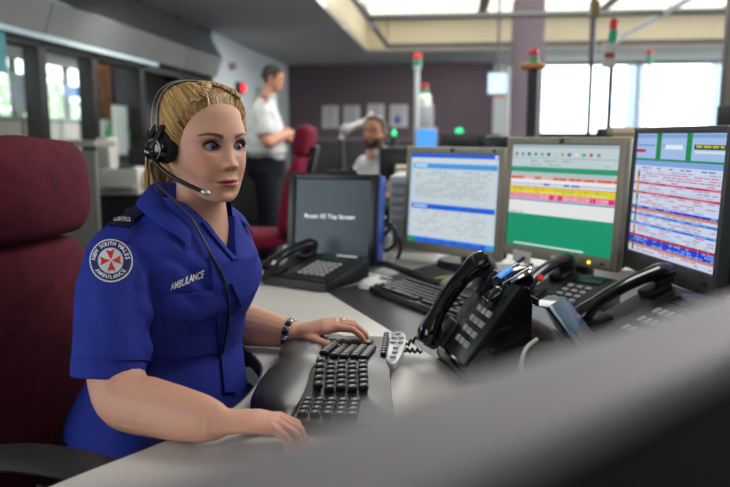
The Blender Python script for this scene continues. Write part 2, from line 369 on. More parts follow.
# papers on the aubergine wall (A3 sheets with print)
for i, (px, py, w, h, lb) in enumerate(((330.5, 117, .30, .40, 'printed sheet on the dark wall, first of the row beside the red chair'), (352, 115, .30, .33, 'printed sheet on the dark wall, second of the row from the red chair'), (376, 114, .30, .35, 'printed sheet on the dark wall directly above the bearded man'), (399, 116, .32, .40, 'printed sheet with blue drawing on the dark wall right of the bearded man'), (427, 116, .24, .44, 'printed sheet hung behind the two slim beacon poles'), (310, 153, .28, .24, 'pale sheet low on the dark wall behind the red chair'), (340, 157, .20, .30, 'bluish sheet low on the dark wall left of the seated man'))):
    d = ray(px, py); inv = RM.inverted(); o0 = inv @ CAM; dd = inv.to_3x3() @ d; q = o0 + dd * (-o0.y / dd.y)
    s = thing('notice_sheet', lb, 'notice', RP(q.x, -.012, q.z), -6.67, 'notices on the dark back wall')
    obj('sheet', MB().box((w, .004, h)), m_paper, s)
    ln = MB()
    for k in range(7): ln.box((w * (.5 + .3 * random.random()), .002, .012), T(-.02, -.0025, h * .38 - k * h * .12))
    obj('print', ln, mat('print_ink', '6d6f78', .8, var=.1), s)
    if i == 3: obj('drawing', MB().box((.1, .002, .12), T(-.03, -.004, -.07)), mat('ink_blue', '3c50a0', .7, var=.1), s)
# ---------------------------------------------------------------- foreground partition and desk
DZ = 0.73
PU = Vector((.76, .65, 0)).normalized(); PN = Vector((-.65, .76, 0)).normalized()
p0 = Vector((.04, .2155, 0))
pa = math.degrees(math.atan2(PU.y, PU.x))
pt = thing('partition_screen', 'out of focus grey topped black fabric desk partition in the foreground', 'partition', p0 - PN * .021, pa)
obj('fabric_panel', MB().box((3.4, .036, 1.07), T(.55, 0, .565), .004), mat('partition_fabric', '101013', .95, var=.2, vscale=60, bump=.4, bscale=300), pt)
obj('top_cap', MB().box((3.42, .044, .014), T(.55, 0, 1.103), .005, 3), mat('partition_cap', '79757a', .6, var=.03), pt)
for x in (-1.0, 2.1): obj('foot', MB().box((.06, .3, .03), T(x, 0, .015), .005), m_dark, pt)

dk = thing('operator_desk', 'curved pale grey workstation desk with charcoal inset and cut-out for the operator', 'desk', (0, 1.4, 0))
def dpoly(pts, z0, z1, bev=.003): return MB().prism([(x, y - 1.4) for x, y in pts], z0, z1, None, bev)
def arc(pts, k=8): return [(p.x, p.y) for p in smooth_path([(x, y, 0) for x, y in pts], k)]
edge_l = arc([(-.30, 2.62), (-.385, 2.5), (-.40, 2.38), (-.37, 2.2), (-.335, 1.95), (-.315, 1.7), (-.285, 1.56), (-.225, 1.44), (-.198, 1.345), (-.205, 1.22), (-.235, 1.12), (-.30, 1.02), (-.38, .92), (-.46, .82), (-.60, .70)])
q0 = p0 + PN * .03
light = edge_l + [(-.72, .55), (-.55, -.24), (q0.x + .45 * PU.x, q0.y + .45 * PU.y), (.36, .91), (.135, 1.456), (-.117, 2.07), (.11, 2.36), (.11, 2.9), (-.2, 2.9)]
obj('light_top', dpoly(light, DZ - .03, DZ), m_desk, dk)
obj('charcoal_top', dpoly([(-.1155, 2.068), (.1365, 1.456), (.3615, .91), (q0.x + .46 * PU.x, q0.y + .46 * PU.y), (q0.x + 1.9 * PU.x, q0.y + 1.9 * PU.y), (1.3, 2.35), (.75, 2.45), (.30, 2.62)], DZ - .03, DZ - .0003), m_desk_dark, dk)
obj('far_top', dpoly([(.1115, 2.36), (.30, 2.622), (.75, 2.452), (1.3, 2.352), (1.35, 2.93), (.1115, 2.9)], DZ - .03, DZ), m_desk, dk)
eb = MB(); el = [Vector((x, y - 1.4, 0)) for x, y in edge_l]
rg = []
for i, p in enumerate(el):
    a = el[max(i - 1, 0)]; b = el[min(i + 1, len(el) - 1)]; t = (b - a).normalized(); n = Vector((t.y, -t.x, 0))
    rg.append([p + n * o + Vector((0, 0, z)) for o, z in ((-.001, DZ - .032), (.004, DZ - .032), (.004, DZ - .001), (-.001, DZ - .001))])
eb.rings(rg); obj('edge_band', eb, m_edge, dk)
for x, y in ((-.28, 2.5), (.6, 2.5), (.62, 1.0), (-.5, .45)): obj('leg', MB().cyl(.03, .03, DZ - .03, T(x, y - 1.4, (DZ - .03) / 2)), m_dark, dk)
obj('modesty_panel', MB().box((.02, 1.1, .5), T(.35, .55, .42, rz=22)), m_black2, dk)

# ---------------------------------------------------------------- screens
def screen_obj(rects, w, h, parent, M, name='screen'):
    vs, fs, cs = [], [], []
    for k, (u0, v0, u1, v1, c) in enumerate(rects):
        y = -.0000025 * k - .0002; i = len(vs)
        vs += [(-w / 2 + u0 * w, y, h / 2 - v1 * h), (-w / 2 + u1 * w, y, h / 2 - v1 * h), (-w / 2 + u1 * w, y, h / 2 - v0 * h), (-w / 2 + u0 * w, y, h / 2 - v0 * h)]
        fs.append((i, i + 1, i + 2, i + 3)); cs.append((*hexc(c), 1))
    me = bpy.data.meshes.new(name); me.from_pydata(vs, [], fs)
    at = me.attributes.new('col', 'FLOAT_COLOR', 'FACE'); at.data.foreach_set('color', np.array(cs, dtype=np.float32).ravel())
    return obj(name, me, m_screen, parent, M=M)
def words(rs, u0, u1, v, h, c, dens=.7, wmin=.02, wmax=.08):
    u = u0
    while u < u1:
        w = random.uniform(wmin, wmax)
        if random.random() < dens: rs.append((u, v, min(u + w, u1), v + h, c))
        u += w + random.uniform(.008, .02)
def scr_table():
    r = [(0, 0, 1, 1, 'b9d3ee'), (0, 0, 1, .045, '0b58d8'), (.95, .008, .985, .037, 'd8e2f5'), (.01, .05, .98, .1, 'd6dfe6'), (.03, .11, .98, .165, '3f9ae6'), (.05, .12, .2, .15, 'cfe4fa'), (.03, .165, .98, .55, 'cfdbe2'),
         (.03, .565, .98, .62, '0f63e0'), (.05, .578, .22, .605, 'bcd6fa'), (.03, .62, .98, .93, 'd3dee4'), (0, .945, 1, 1, '0f5fdc'), (0, .945, .09, 1, '1f9a74'), (.9, .945, 1, 1, '2f9ff0')]
    for i in range(3): words(r, .06, .93, .19 + i * .03, .012, ('9fb0b8', 'a9bac0')[i % 2], .6)
    for i in range(7): r.append((.06, .28 + i * .03, .9, .283 + i * .03, 'b4c5cc')); words(r, .06, .9, .288 + i * .03, .013, 'aebfc5', .8, .03, .1)
    for i in range(7): words(r, .07, .9, .64 + i * .036, .012, 'adbcc4', .5)
    for i in range(5): r.append((.1 + i * .16, .945, .22 + i * .16, .99, '2a74e8'))
    return r
def scr_dispatch():
    r = [(0, 0, 1, 1, '0a9a70'), (0, 0, 1, .215, 'c4d4d8'), (0, 0, 1, .03, 'a9bcc4'), (0, .125, 1, .132, '9db4b8'), (0, .265, 1, .68, 'eef0f0'), (0, .265, 1, .31, 'b9c6ca'), (0, .31, 1, .335, 'f0b8a8')]
    for k, c in enumerate(('c04038', '7a8890', '28466a', '2f8fc0', '8a98a0', '40505a', 'c0c8cc', 'c8a030', '406a88', 'e8e8e8', '60a060', 'd04848', '808c94')):
        u = .03 + k * .065; r.append((u, .075, u + .03, .105, c))
    words(r, .03, .6, .15, .012, '8fa2a8', .5); words(r, .03, .95, .185, .012, '9aabb0', .35)
    words(r, 0, 1, .312, .024, 'e0501c', .6, .06, .16); r.append((0, .345, 1, .365, 'f4f4f4')); r.append((0, .372, 1, .392, 'bcd0f0')); words(r, 0, 1, .372, .02, '1c5fe0', .5, .05, .14)
    r += [(0, .405, 1, .415, 'e8a030'), (0, .415, 1, .475, 'e3d51c'), (0, .475, 1, .53, 'f28fb0'), (0, .535, 1, .548, '1888c0')]
    words(r, .02, 1, .425, .014, 'c2b414', .6); words(r, .02, 1, .45, .014, 'f2ea80', .6); words(r, .02, 1, .495, .014, 'f8c0d0', .6)
    for u in (.4, .48, .78, .94): r.append((u, .48, u + .05, .53, 'e8207c'))
    for k in range(12): r.append((.08 * k, .31, .08 * k + .003, .53, 'e6dcc8'))
    words(r, .02, .3, .66, .012, 'b0b8b8', .5); r.append((.08, .972, .76, .988, 'd8ece4'))
    return r
def scr_log():
    r = [(0, 0, 1, 1, 'd3def6'), (0, 0, 1, .215, '9fbfee')]
    for a, b in ((0, .25), (.31, .595), (.655, 1)):
        r += [(a, .01, b, .2, 'a8c4f0'), (a, .01, b, .035, '7fa4e0')]; words(r, a + .02, b - .02, .09, .012, '5f80c8', .6)
    r += [(.25, 0, .31, .215, '0f8a4c'), (.595, 0, .655, .215, '0f8a4c'), (0, .205, 1, .222, '1c8f58'), (0, .13, .12, .155, 'c81c28'), (.36, .09, .56, .125, 'eef4fc'), (.68, .085, .99, .12, '14201c'), (.69, .13, .99, .15, 'dce8fa')]
    words(r, .7, .98, .09, .018, 'c8c020', .8); r.append((0, .222, 1, .265, '86aae8')); words(r, .03, .97, .278, .012, '6f86b8', .7)
    n = 34
    for i in range(n):
        v = .30 + i * .0203
        if i in (5, 9): r.append((0, v, 1, v + .019, 'c8304a')); words(r, 0, 1, v, .019, ('a8182c', 'e06a80')[i % 2], .5, .05, .14)
        elif i in (15, 18, 22, 28, 29, 30): r.append((0, v, 1, v + .02, ('2f7ad8' if i in (18, 22) else '1f3fd4'))); words(r, .05, 1, v + .003, .013, '7fa8f4', .45)
        elif i in (16, 31): r.append((0, v, 1, v + .019, 'd88a58'))
        elif i == 27: r.append((0, v, 1, v + .02, 'c02838'))
        else: words(r, .1, .97, v + .004, .009, random.choice(('d0788c', 'c88ca0', 'b8a0c0', '9fc0ec')), .62, .03, .1)
        r.append((.045, v, .07, v + .019, random.choice(('2f8a3c', 'c02c2c', '3c3c3c', 'd8a030'))))
    for k in range(9): r.append((.12 + k * .1, .3, .123 + k * .1, .985, 'b8c8ea'))
    return r
def scr_dark(): return [(0, 0, 1, 1, '39444a')]
def monitor(label, cx, cy, cz, yaw, tilt, w, h, bez, mb_, rects, logo=None, group=None, cat='monitor', name='monitor'):
    l, r, t, b = bez; n = (math.sin(R_(-yaw)), math.cos(R_(yaw)))
    root = thing(name, label, cat, (cx, cy, DZ), yaw, group)
    M = T(0, 0, cz - DZ, rx=-tilt)
    f = MB(); W = w + l + r; H = h + t + b; ox = (r - l) / 2; oz = (t - b) / 2
    f.box((l, .03, H), M @ T(-w / 2 - l / 2, .008, oz), .004); f.box((r, .03, H), M @ T(w / 2 + r / 2, .008, oz), .004)
    f.box((w + .008, .03, t), M @ T(0, .008, h / 2 + t / 2), .004); f.box((w + .008, .03, b), M @ T(0, .008, -h / 2 - b / 2), .004)
    obj('bezel', f, mb_, root)
    obj('housing', MB().box((W - .01, .035, H - .01), M @ T(ox, .038, oz), .012).box((W * .6, .04, H * .6), M @ T(ox, .07, oz), .015), m_black2, root)
    screen_obj(rects, w, h, root, M @ T(0, 0, 0))
    zb = cz - DZ
    obj('neck', MB().box((.07, .045, zb - .02), T(0, .115, (zb - .02) / 2 + .02), .01), m_black2, root)
    obj('base', MB().cyl(.10, .09, .022, T(0, .09, .011) @ Matrix.Scale(1.15, 4, (1, 0, 0)), 32), m_black2, root)
    obj('power_button', MB().cyl(.004, .004, .006, M @ T(w / 2 - .02, -.009, -h / 2 - b * .5, rx=90), 10), m_black, root)
    if logo == 'square': 
        lg = MB().box((.016, .002, .014), M @ T(0, -.0075, h / 2 + t * .5)); obj('logo', lg, m_black, root)
        obj('marking', MB().box((.05, .0012, .006), M @ T(-.06, -.0073, h / 2 + t * .5)).box((.06, .0012, .006), M @ T(.07, -.0073, h / 2 + t * .5)), m_grey, root)
    elif logo == 'dot': obj('logo', MB().cyl(.006, .006, .002, M @ T(0, -.008, -h / 2 - b * .5, rx=90), 16), m_silver, root)
    return root, M
m1, M1 = monitor('grey framed monitor showing a pale blue table window, left of three', .2925, 2.443, .968, -47.2, 3.4, .387, .310, (.02, .022, .024, .033), m_bezel, scr_table(), 'square', 'operator screens')
m2, M2 = monitor('grey framed monitor with green and striped yellow and pink dispatch list', .556, 2.06, 1.007, -54, 3.5, .376, .301, (.02, .022, .022, .034), m_bezel, scr_dispatch(), 'square', 'operator screens')
m3, M3 = monitor('dark framed monitor with dense red and blue log rows, rightmost', .728, 1.70, 1.038, -82.5, 2.0, .376, .301, (.012, .016, .016, .05), m_bezel_dark, scr_log(), 'dot', 'operator screens')
for i, (x, z) in enumerate(((-.115, -.185), (.03, -.185))):
    obj('paper_label', MB().box((.07, .0015, .036), M2 @ T(x, -.0085, z, ry=2)), mat('label_paper', 'efece4', .7, var=.04), m2)
obj('status_light', MB().ball(.005, M2 @ T(.125, -.009, -.168)), mat('led_yellow', 'e0c020', .3, emit='f0d840', estr=1.5, var=.01), m2)
obj('sticker', MB().box((.012, .001, .01), M1 @ T(.175, -.0075, .167)), m_black, m1)
m4, M4 = monitor('dark framed screen cut off behind the right edge of the log monitor', .93, 1.50, 1.02, -97, 2, .376, .301, (.012, .014, .014, .03), m_bezel_dark, [(0, 0, 1, 1, '6a62c8'), (0, .5, 1, 1, '1a7f78'), (.2, .2, .5, .35, '8a86e0'), (.1, .6, .6, .62, '5fc8c0')], None, 'operator screens')
tr = scr_dark()
mt, MT_ = monitor('black framed touch screen terminal with blue side and dark message screen', -.113, 2.45, .905, -17, 7, .268, .262, (.028, .03, .022, .022), m_black, tr, None, None, 'touch screen', 'touch_screen_terminal')
obj('side_panel', MB().box((.006, .07, .296), MT_ @ T(.166, .03, 0), .002), mat('cobalt_blue', '1d3f9c', .35, var=.06), mt)
tm = text_mesh('Room 02 Top Screen', .021); obj('lettering', tm, mat('screen_text', 'dfe4e4', .5, emit='e8eeee', estr=.9, var=.01), mt, M=MT_ @ T(-.008, -.0036, .005, rx=90))
obj('card_reader', MB().box((.1, .03, .014), MT_ @ T(.03, .01, .16), .004).box((.02, .02, .012), MT_ @ T(.06, .0, .172), .003), m_black2, mt)
obj('swivel_foot', MB().prism([(-.12, -.1), (.13, -.1), (.16, .06), (.1, .14), (-.1, .14)], 0, .05, None, .01), m_black2, mt)

# ---------------------------------------------------------------- telephones
MYZ = Matrix(((0, 0, 1, 0), (1, 0, 0, 0), (0, 1, 0, 0), (0, 0, 0, 1)))
def phone(name, label, x, y, yaw, W, L, a, h0, rows, cols, group, side=None, back=None, hs=1.0, msol=None, hz=.032):
    root = thing(name, label, 'telephone', (x, y, DZ), yaw, group)
    ca, sa = math.cos(R_(a)), math.sin(R_(a))
    top = (L * ca, h0 + L * sa)
    poly = [(0, .004), (0, h0), top, (top[0] + .012, top[1] - .006)] + (back or [(top[0] + .012, .004)])
    obj('body', MB().prism(poly, -W / 2, W / 2, MYZ, .004), msol or m_black, root)
    F = T(-W / 2, 0, h0, rx=a)                      # face frame: x right, y up the slope, z off the face
    obj('face_plate', MB().box((W * .68, L * .94, .006), F @ T(W * .64, L * .5, .003), .002), mat('phone_face', '1f1f24', .35, var=.06), root)
    for v_ in (.16, .84): obj('cradle', MB().box((.052, .06, .018), F @ T(.035, L * v_, .008), .006), m_black, root)
    pts = []; rad = []
    for k in range(15):
        t = k / 14; e = abs(t - .5) * 2
        pts.append(F @ Vector((.035, L * (-.04 + 1.08 * t), hz + .02 * (1 - e ** 2.4)))); rad.append((.017 + .011 * max(0, (e - .55) / .45) ** .7) * (1 if .02 < t < .98 else .75))
    h = obj('handset', MB().tube(pts, [r * hs for r in rad], 12, flat=.85, up=F.to_3x3() @ Vector((0, 0, 1))), m_gloss, root)
    for t in (.07, .93): obj('ear_piece', MB().cyl(.022, .024, .02, F @ T(.035, L * (-.04 + 1.08 * t), hz - .008), 16), m_black2, h)
    obj('display', MB().box((W * .42, L * .2, .004), F @ T(W * .66, L * .82, .007), .001), mat('phone_lcd', '1d2e2e', .15, var=.05), root)
    key = None; bw = W * .42 / cols; bh = L * .5 / rows
    for i in range(rows):
        for j in range(cols):
            if key is None:
                key = obj('button', MB().box((bw * .62, bh * .52, .006), None, .0015), mat('phone_key', 'a9a9a8', .5, var=.04), root); k = key
            else: k = key.copy(); COL.objects.link(k)
            k.matrix_local = F @ T(W * .45 + bw * (j + .5), L * .14 + bh * (i + .5), .008)
    cd = []
    b = F @ Vector((.03, -.004, .01))
    for k in range(60):
        t = k / 59; cd.append(b + Vector((-.03 - .02 * math.sin(t * 3.1) + .004 * math.cos(k * 1.6), -.02 - .05 * math.sin(t * 3.1) , -b.z * min(1, t * 3) + .012 + .004 * math.sin(k * 1.6) + .0)))
    obj('coiled_cord', MB().tube(cd, .003, 6), m_black, root)
    return root, F
ph1, F1 = phone('desk_telephone', 'black desk telephone with rows of pale keys in front of the touch terminal', -.218, 2.12, -33, .25, .225, 11, .028, 5, 5, 'desk telephones', hz=.026)
obj('label_strip', MB().box((.075, .012, .002), F1 @ T(.19, .2, .0105)), m_white, ph1)
ph2, F2 = phone('desk_telephone', 'large black telephone propped upright beside the ergonomic keyboard', .165, 1.355, -80, .185, .188, 54, .03, 4, 3, 'desk telephones', back=[(.138, .10), (.142, .004)], hs=1.15, msol=m_gloss)
obj('back_cover', MB().box((.17, .006, .14), T(0, .143, .085, rx=2), .002), m_black2, ph2)
ph3, F3 = phone('desk_telephone', 'small black telephone with pale keys under the green screen monitor', .455, 1.785, -52, .19, .19, 18, .025, 4, 3, 'desk telephones')
ph4, F4 = phone('desk_telephone', 'dark grey telephone with arched handset in front of the log monitor', .50, 1.44, -72, .24, .24, 22, .03, 3, 5, 'desk telephones', msol=mat('phone_grey', '4a4a4d', .4, var=.05))
# chrome headset adapter on the ridge of the propped telephone
ad = thing('headset_adapter', 'shiny black and chrome headset adapter lying on the propped telephone', 'adapter', (.296, 1.345, DZ + .163), -80)
obj('body', MB().box((.05, .05, .04), T(0, -.005, .02, rx=20), .012, 3), m_gloss, ad)
obj('clip', MB().tube(smooth_path([(-.026, -.03, .02), (-.028, 0, .036), (0, .018, .040), (.028, 0, .036), (.026, -.03, .02)], 5), .005, 8), m_chrome, ad)
obj('lower_lobe', MB().box((.055, .045, .03), T(.0, -.055, -.012, rx=35), .011, 3), m_gloss, ad)
obj('display', MB().box((.022, .03, .004), T(0, -.032, .034, rx=35)), mat('blue_display', '2f6fc0', .2, emit='4f9fe8', estr=.5, var=.01), ad)
for sx in (1, -1): obj('chrome_strip', MB().box((.006, .06, .006), T(.026 * sx, -.02, .03, rx=28), .002), m_chrome, ad)
obj('red_button', MB().cyl(.006, .006, .006, T(.045, .02, .03, ry=50), 12), m_red, ad)
tag(obj('curly_cable', MB().tube(smooth_path([(.30, 1.22, DZ + .10), (.27, 1.18, DZ + .09), (.26, 1.14, DZ + .06), (.29, 1.08, DZ + .02), (.34, 1.02, DZ + .006), (.46, 1.05, DZ + .006)], 8), .004, 8), mat('pale_cable', '9a948a', .5, var=.05)), 'pale grey cable looping down behind the propped telephone', 'cable')

cw = thing('console_wedge', 'teal topped dark console wedge right of the propped telephone', 'console', (.330, 1.330, DZ), -32)
obj('body', MB().prism([(0, 0), (.13, 0), (.13, .03), (.03, .145), (0, .145)], -.05, .05, Matrix(((1, 0, 0, 0), (0, 0, -1, 0), (0, 1, 0, 0), (0, 0, 0, 1))), .003), m_gloss, cw)
obj('sloped_cover', MB().box((.15, .098, .005), T(.082, 0, .090, ry=49), .002), mat('teal_gloss', '33525c', .16, var=.1, vscale=8), cw)
obj('grip_slot', MB().box((.05, .06, .006), T(.09, 0, .083, ry=49), .002), m_black2, cw)
# ---------------------------------------------------------------- keyboards and mice
kb = thing('ergonomic_keyboard', 'black ergonomic split keyboard with palm rest and silver corner under both hands', 'keyboard', (-.045, 1.29, DZ), -4)
def kbz(x, y): return .018 + .016 * math.exp(-((y / .10) ** 2)) + .006 * (x < -.02) * 1.0
# outline: x from user to screens, y from the right hand end (-) to the left hand end (+)
outl = arc([(-.115, -.06), (-.105, 0), (-.115, .06), (-.12, .13), (-.11, .20), (-.07, .243), (.0, .25), (.07, .245), (.098, .235), (.106, .2), (.098, .1), (.092, 0), (.098, -.1), (.106, -.2), (.10, -.24), (.0, -.25), (-.07, -.243), (-.11, -.2), (-.12, -.13), (-.115, -.06)], 4)[:-1]
mb = MB(); lv = []
for s, z in ((1.0, .002), (1.0, .012), (.985, .018)): lv.append([Vector((x * s, y * s, z + (0 if z < .01 else .6 * (kbz(x, y) - .018)))) for x, y in outl])
lv.append([Vector((x * .55, y * .6, kbz(x * .5, y * .6) + .003)) for x, y in outl]); lv.append([Vector((x * .1, y * .1, kbz(0, 0) + .004)) for x, y in outl])
mb.rings(lv); obj('case', mb, m_black, kb)
pr = MB(); lv = []
po = arc([(-.128, -.06), (-.112, 0), (-.128, .06), (-.135, .13), (-.122, .205), (-.08, .25), (-.05, .235), (-.044, .14), (-.046, .06), (-.036, 0), (-.046, -.06), (-.044, -.14), (-.05, -.235), (-.08, -.25), (-.122, -.205), (-.135, -.13), (-.128, -.06)], 4)[:-1]
cxp = -.08
for s, z in ((1.0, .003), (1.0, .016), (.93, .026), (.6, .031), (.1, .032)): lv.append([Vector((cxp + (x - cxp) * s, y * (s * .3 + .7 if s < .9 else s), z + (.7 * (kbz(x, y) - .018) if z > .01 else 0))) for x, y in po])
pr.rings(lv); obj('palm_rest', pr, mat('palm_rest_gloss', '1a1820', .36, var=.1, vscale=30), kb)
bm_ = MB(); 
kpool = {}
def put_key(x, y, w, d, rot, z):
    key = (round(w, 3), round(d, 3))
    if key not in kpool:
        m = MB().box((d, w, .009), None, .002, 1); o = obj('key', m, m_key, kb); kpool[key] = o.data
        lg = MB().box((d * .35, w * .3, .0004), T(0, 0, .0046)); kpool[key, 'l'] = lg; lgm = obj('legend', lg, mat('key_legend', 'b4b4b6', .6, var=.02), o); kpool[key, 'd'] = lgm.data
    else:
        o = bpy.data.objects.new('key', kpool[key]); COL.objects.link(o); o.parent = kb
        l = bpy.data.objects.new('legend', kpool[key, 'd']); COL.objects.link(l); l.parent = o
    o.location = (x, y, z); o.rotation_euler = (0, R_(-4), rot); return o
for sgn in (1, -1):
    ang = R_(-5 * sgn)
    for r in range(5):
        nk = (5, 6, 6, 6, 6)[r]
        for c in range(nk):
            lx = -.032 + r * .0192; ly = (.022 + .0192 * c + (.004 if r % 2 else 0))
            w = .0165
            if r == 0: ly = .024 + .024 * c; w = .021
            yy = ly * sgn; x = lx * math.cos(ang) - yy * math.sin(ang); y = lx * math.sin(ang) + yy * math.cos(ang)
            put_key(x - .004, y, w, .0165, ang, kbz(x, y) + .0085)
for c in range(12): put_key(.076 - .0 * c, .215 - c * .0175, .0145, .011, 0, .031) if c < 9 else None
for r in range(5):
    for c in range(4): put_key(-.036 + r * .0192, -.165 - .0192 * c, .0165, .0165, 0, .024)
for r in range(5): put_key(-.036 + r * .0192, .165, .028, .0165, R_(-6), .026)
sp = MB().prism([(p.x, p.y) for p in smooth_path([(.094, .012, 0), (.086, .022, 0), (.084, .09, 0), (.086, .16, 0), (.085, .222, 0), (.095, .238, 0), (.108, .236, 0), (.115, .222, 0), (.118, .16, 0), (.112, .08, 0), (.102, .02, 0), (.094, .012, 0)], 4)[:-1]], .022, .032, None, .003)
so = obj('silver_panel', sp, mat('silver_plastic', 'b4b4ba', .35, var=.04), kb)
for k, (x, y) in enumerate(((.096, .05), (.098, .08), (.099, .11), (.093, .15), (.108, .15), (.094, .185), (.109, .185), (.101, .215))): obj('round_button', MB().cyl(.006, .005, .004, T(x, y, .034), 14), m_grey, so)

k2 = thing('flat_keyboard', 'black flat keyboard on the charcoal desk behind the propped telephone', 'keyboard', (.194, 1.905, DZ), -60)
obj('case', MB().prism([(-.225, -.08), (.225, -.08), (.225, .08), (-.225, .08)], .002, .02, None, .004), m_black, k2)
k2m = None
for r in range(6):
    for c in range(21):
        if c in (15, 18 - 1) or (r == 0 and c % 5 == 1): continue
        if r == 0 and 4 <= c <= 9: 
            if c > 4: continue
        x = -.205 + c * .0195; y = -.062 + r * .0205 + (.008 if r == 5 else 0)
        if k2m is None: o = obj('key', MB().box((.0165, .0165, .009), None, .002, 1), mat('key_bluegrey', '2a2b30', .42, var=.1), k2); k2m = o.data
        else: o = bpy.data.objects.new('key', k2m); COL.objects.link(o); o.parent = k2
        o.location = (x, y, .0235 + r * .001)
        if r == 0 and c == 4: o.scale = (6.5, 1, 1); o.location.x = x + .05
def mouse(label, x, y, rz, m):
    t = thing('computer_mouse', label, 'mouse', (x, y, DZ), rz, 'computer mice')
    rg = []
    for k in range(11):
        a = k / 10; yy = -.055 + .11 * a; w = .031 * math.sqrt(max(1 - (2 * a - 1) ** 4, .02)); h = .034 * (max(math.sin(math.pi * (a * .9 + .05)), .1)) ** .6
        rg.append([Vector((w * math.cos(q), yy, .002 + max(0, h * math.sin(q)))) for q in [i * math.pi / 9 for i in range(10)]])
    mb = MB(); mb.rings(rg); obj('shell', mb, m, t, 50)
    obj('button', MB().box((.022, .04, .003), T(-.013, .03, .031, rx=-14), .001).box((.022, .04, .003), T(.013, .03, .031, rx=-14), .001), m, t)
    obj('scroll_wheel', MB().cyl(.008, .008, .006, T(0, .03, .03, ry=90), 14), m_grey, t); return t
mouse('pale grey mouse lying left of the flat keyboard', .03, 2.135, -62, m_white)
mouse('pale mouse half hidden behind the propped telephone handset', .275, 2.14, -70, m_grey)
# ---------------------------------------------------------------- small things on the desk
pc = thing('desktop_computer', 'pale grey desktop computer tower beside the blue table monitor', 'computer', (.19, 2.80, DZ), -8)
obj('case', MB().box((.19, .4, .30), T(0, .2, .15), .006), mat('pc_grey', 'a3a6a8', .5, var=.03), pc)
for k, z in enumerate((.27, .235, .2, .165)): obj('drive_bay', MB().box((.13, .006, .026), T(-.02, -.002, z), .002).box((.11, .003, .005), T(-.02, -.006, z)), mat('bay_grey', '8a90a0', .45, var=.05), pc)
obj('lower_panel', MB().box((.17, .006, .12), T(0, -.002, .075), .002), mat('pc_dark', '686d74', .5, var=.05), pc)
sb = thing('sanitizer_bottle', 'clear hand sanitizer pump bottle with white nozzle by the touch terminal', 'bottle', (.066, 2.63, DZ))
obj('bottle', MB().lathe([(.0, 0), (.033, .001), (.035, .01), (.035, .085), (.03, .1), (.013, .108), (.013, .114), (0, .114)]), mat('clear_plastic', 'dfe8ea', .1, trans=.6, var=.02), sb)
obj('pump', MB().cyl(.016, .015, .02, T(0, 0, .122)).cyl(.005, .005, .03, T(0, 0, .142)).box((.05, .016, .012), T(-.012, 0, .158), .004), mat('pump_white', 'e4e2d6', .4, var=.02), sb)
tag(obj('looped_cable', MB().tube(smooth_path([(.03, 2.55, DZ + .005), (.06, 2.54, DZ + .09), (.10, 2.56, DZ + .13), (.11, 2.54, DZ + .08), (.07, 2.53, DZ + .05), (.05, 2.55, DZ + .1), (.09, 2.58, DZ + .14), (.13, 2.6, DZ + .06), (.12, 2.62, DZ + .006)], 8), .007, 8), m_black), 'bundled black cable hanging by the sanitizer bottle', 'cable')
tag(obj('cable', MB().tube(smooth_path([(-.02, 2.42, DZ + .02), (.06, 2.37, DZ + .03), (.13, 2.27, DZ + .025), (.19, 2.19, DZ + .012), (.24, 2.13, DZ + .012)], 8), .012, 8), m_black), 'thick black cable running along the desk to the left monitor', 'cable')
tag(obj('yellow_cable', MB().tube(smooth_path([(.19, 2.2, DZ + .005), (.27, 2.24, DZ + .012), (.37, 2.22, DZ + .02), (.46, 2.19, DZ + .012)], 8), .006, 8), mat('yellow_cable', 'b59a4a', .5, var=.05)), 'yellow cable on the desk under the left monitor', 'cable')
for k, (a, b, c) in enumerate((((.40, 2.13, DZ + .008), (.44, 2.1, DZ + .07), (.5, 2.16, DZ + .1)), ((.45, 2.07, DZ + .006), (.48, 2.05, DZ + .05), (.56, 2.11, DZ + .09)), ((.36, 2.16, DZ + .006), (.42, 2.17, DZ + .04), (.52, 2.2, DZ + .06)))):
    tag(obj('cable', MB().tube(smooth_path([(a[0], a[1] - .1, DZ + .006), a, b, c], 6), .005, 6), m_black2), ('black cable under the green screen monitor, leftmost of three' , 'black cable under the green screen monitor, nearest the two paper labels', 'black cable under the green screen monitor, furthest back')[k], 'cable', 'cables under the monitors')
# ================================================================ people: shared modelling tools
def ev(me, mods):
    o = bpy.data.objects.new('tmp', me); COL.objects.link(o)
    for t, kw in mods:
        m = o.modifiers.new('m', t)
        for k, v in kw.items(): setattr(m, k, v)
    bpy.context.view_layer.update()
    r = bpy.data.meshes.new_from_object(o.evaluated_get(bpy.context.evaluated_depsgraph_get()))
    bpy.data.objects.remove(o); return r
def mesh_of(mb, name='m'):
    bmesh.ops.recalc_face_normals(mb.bm, faces=mb.bm.faces[:]); me = bpy.data.meshes.new(name); mb.bm.to_mesh(me); mb.bm.free(); return me
def remesh(me, vox, it=4, fac=.5): return ev(me, [('REMESH', dict(mode='VOXEL', voxel_size=vox)), ('SMOOTH', dict(factor=fac, iterations=it))])
def union(a, b):
    ob = bpy.data.objects.new('tmpb', b); COL.objects.link(ob)
    try: r = ev(a, [('BOOLEAN', dict(operation='UNION', solver='MANIFOLD', object=ob))])
    except Exception: r = ev(a, [('BOOLEAN', dict(operation='UNION', solver='EXACT', object=ob))])
    bpy.data.objects.remove(ob); return r
def get_co(me):
    a = np.empty(len(me.vertices) * 3, np.float64); me.vertices.foreach_get('co', a); return a.reshape(-1, 3)
def set_co(me, a): me.vertices.foreach_set('co', a.astype(np.float32).ravel()); me.update()
def get_no(me):
    a = np.empty(len(me.vertices) * 3, np.float64); me.vertices.foreach_get('normal', a); return a.reshape(-1, 3)
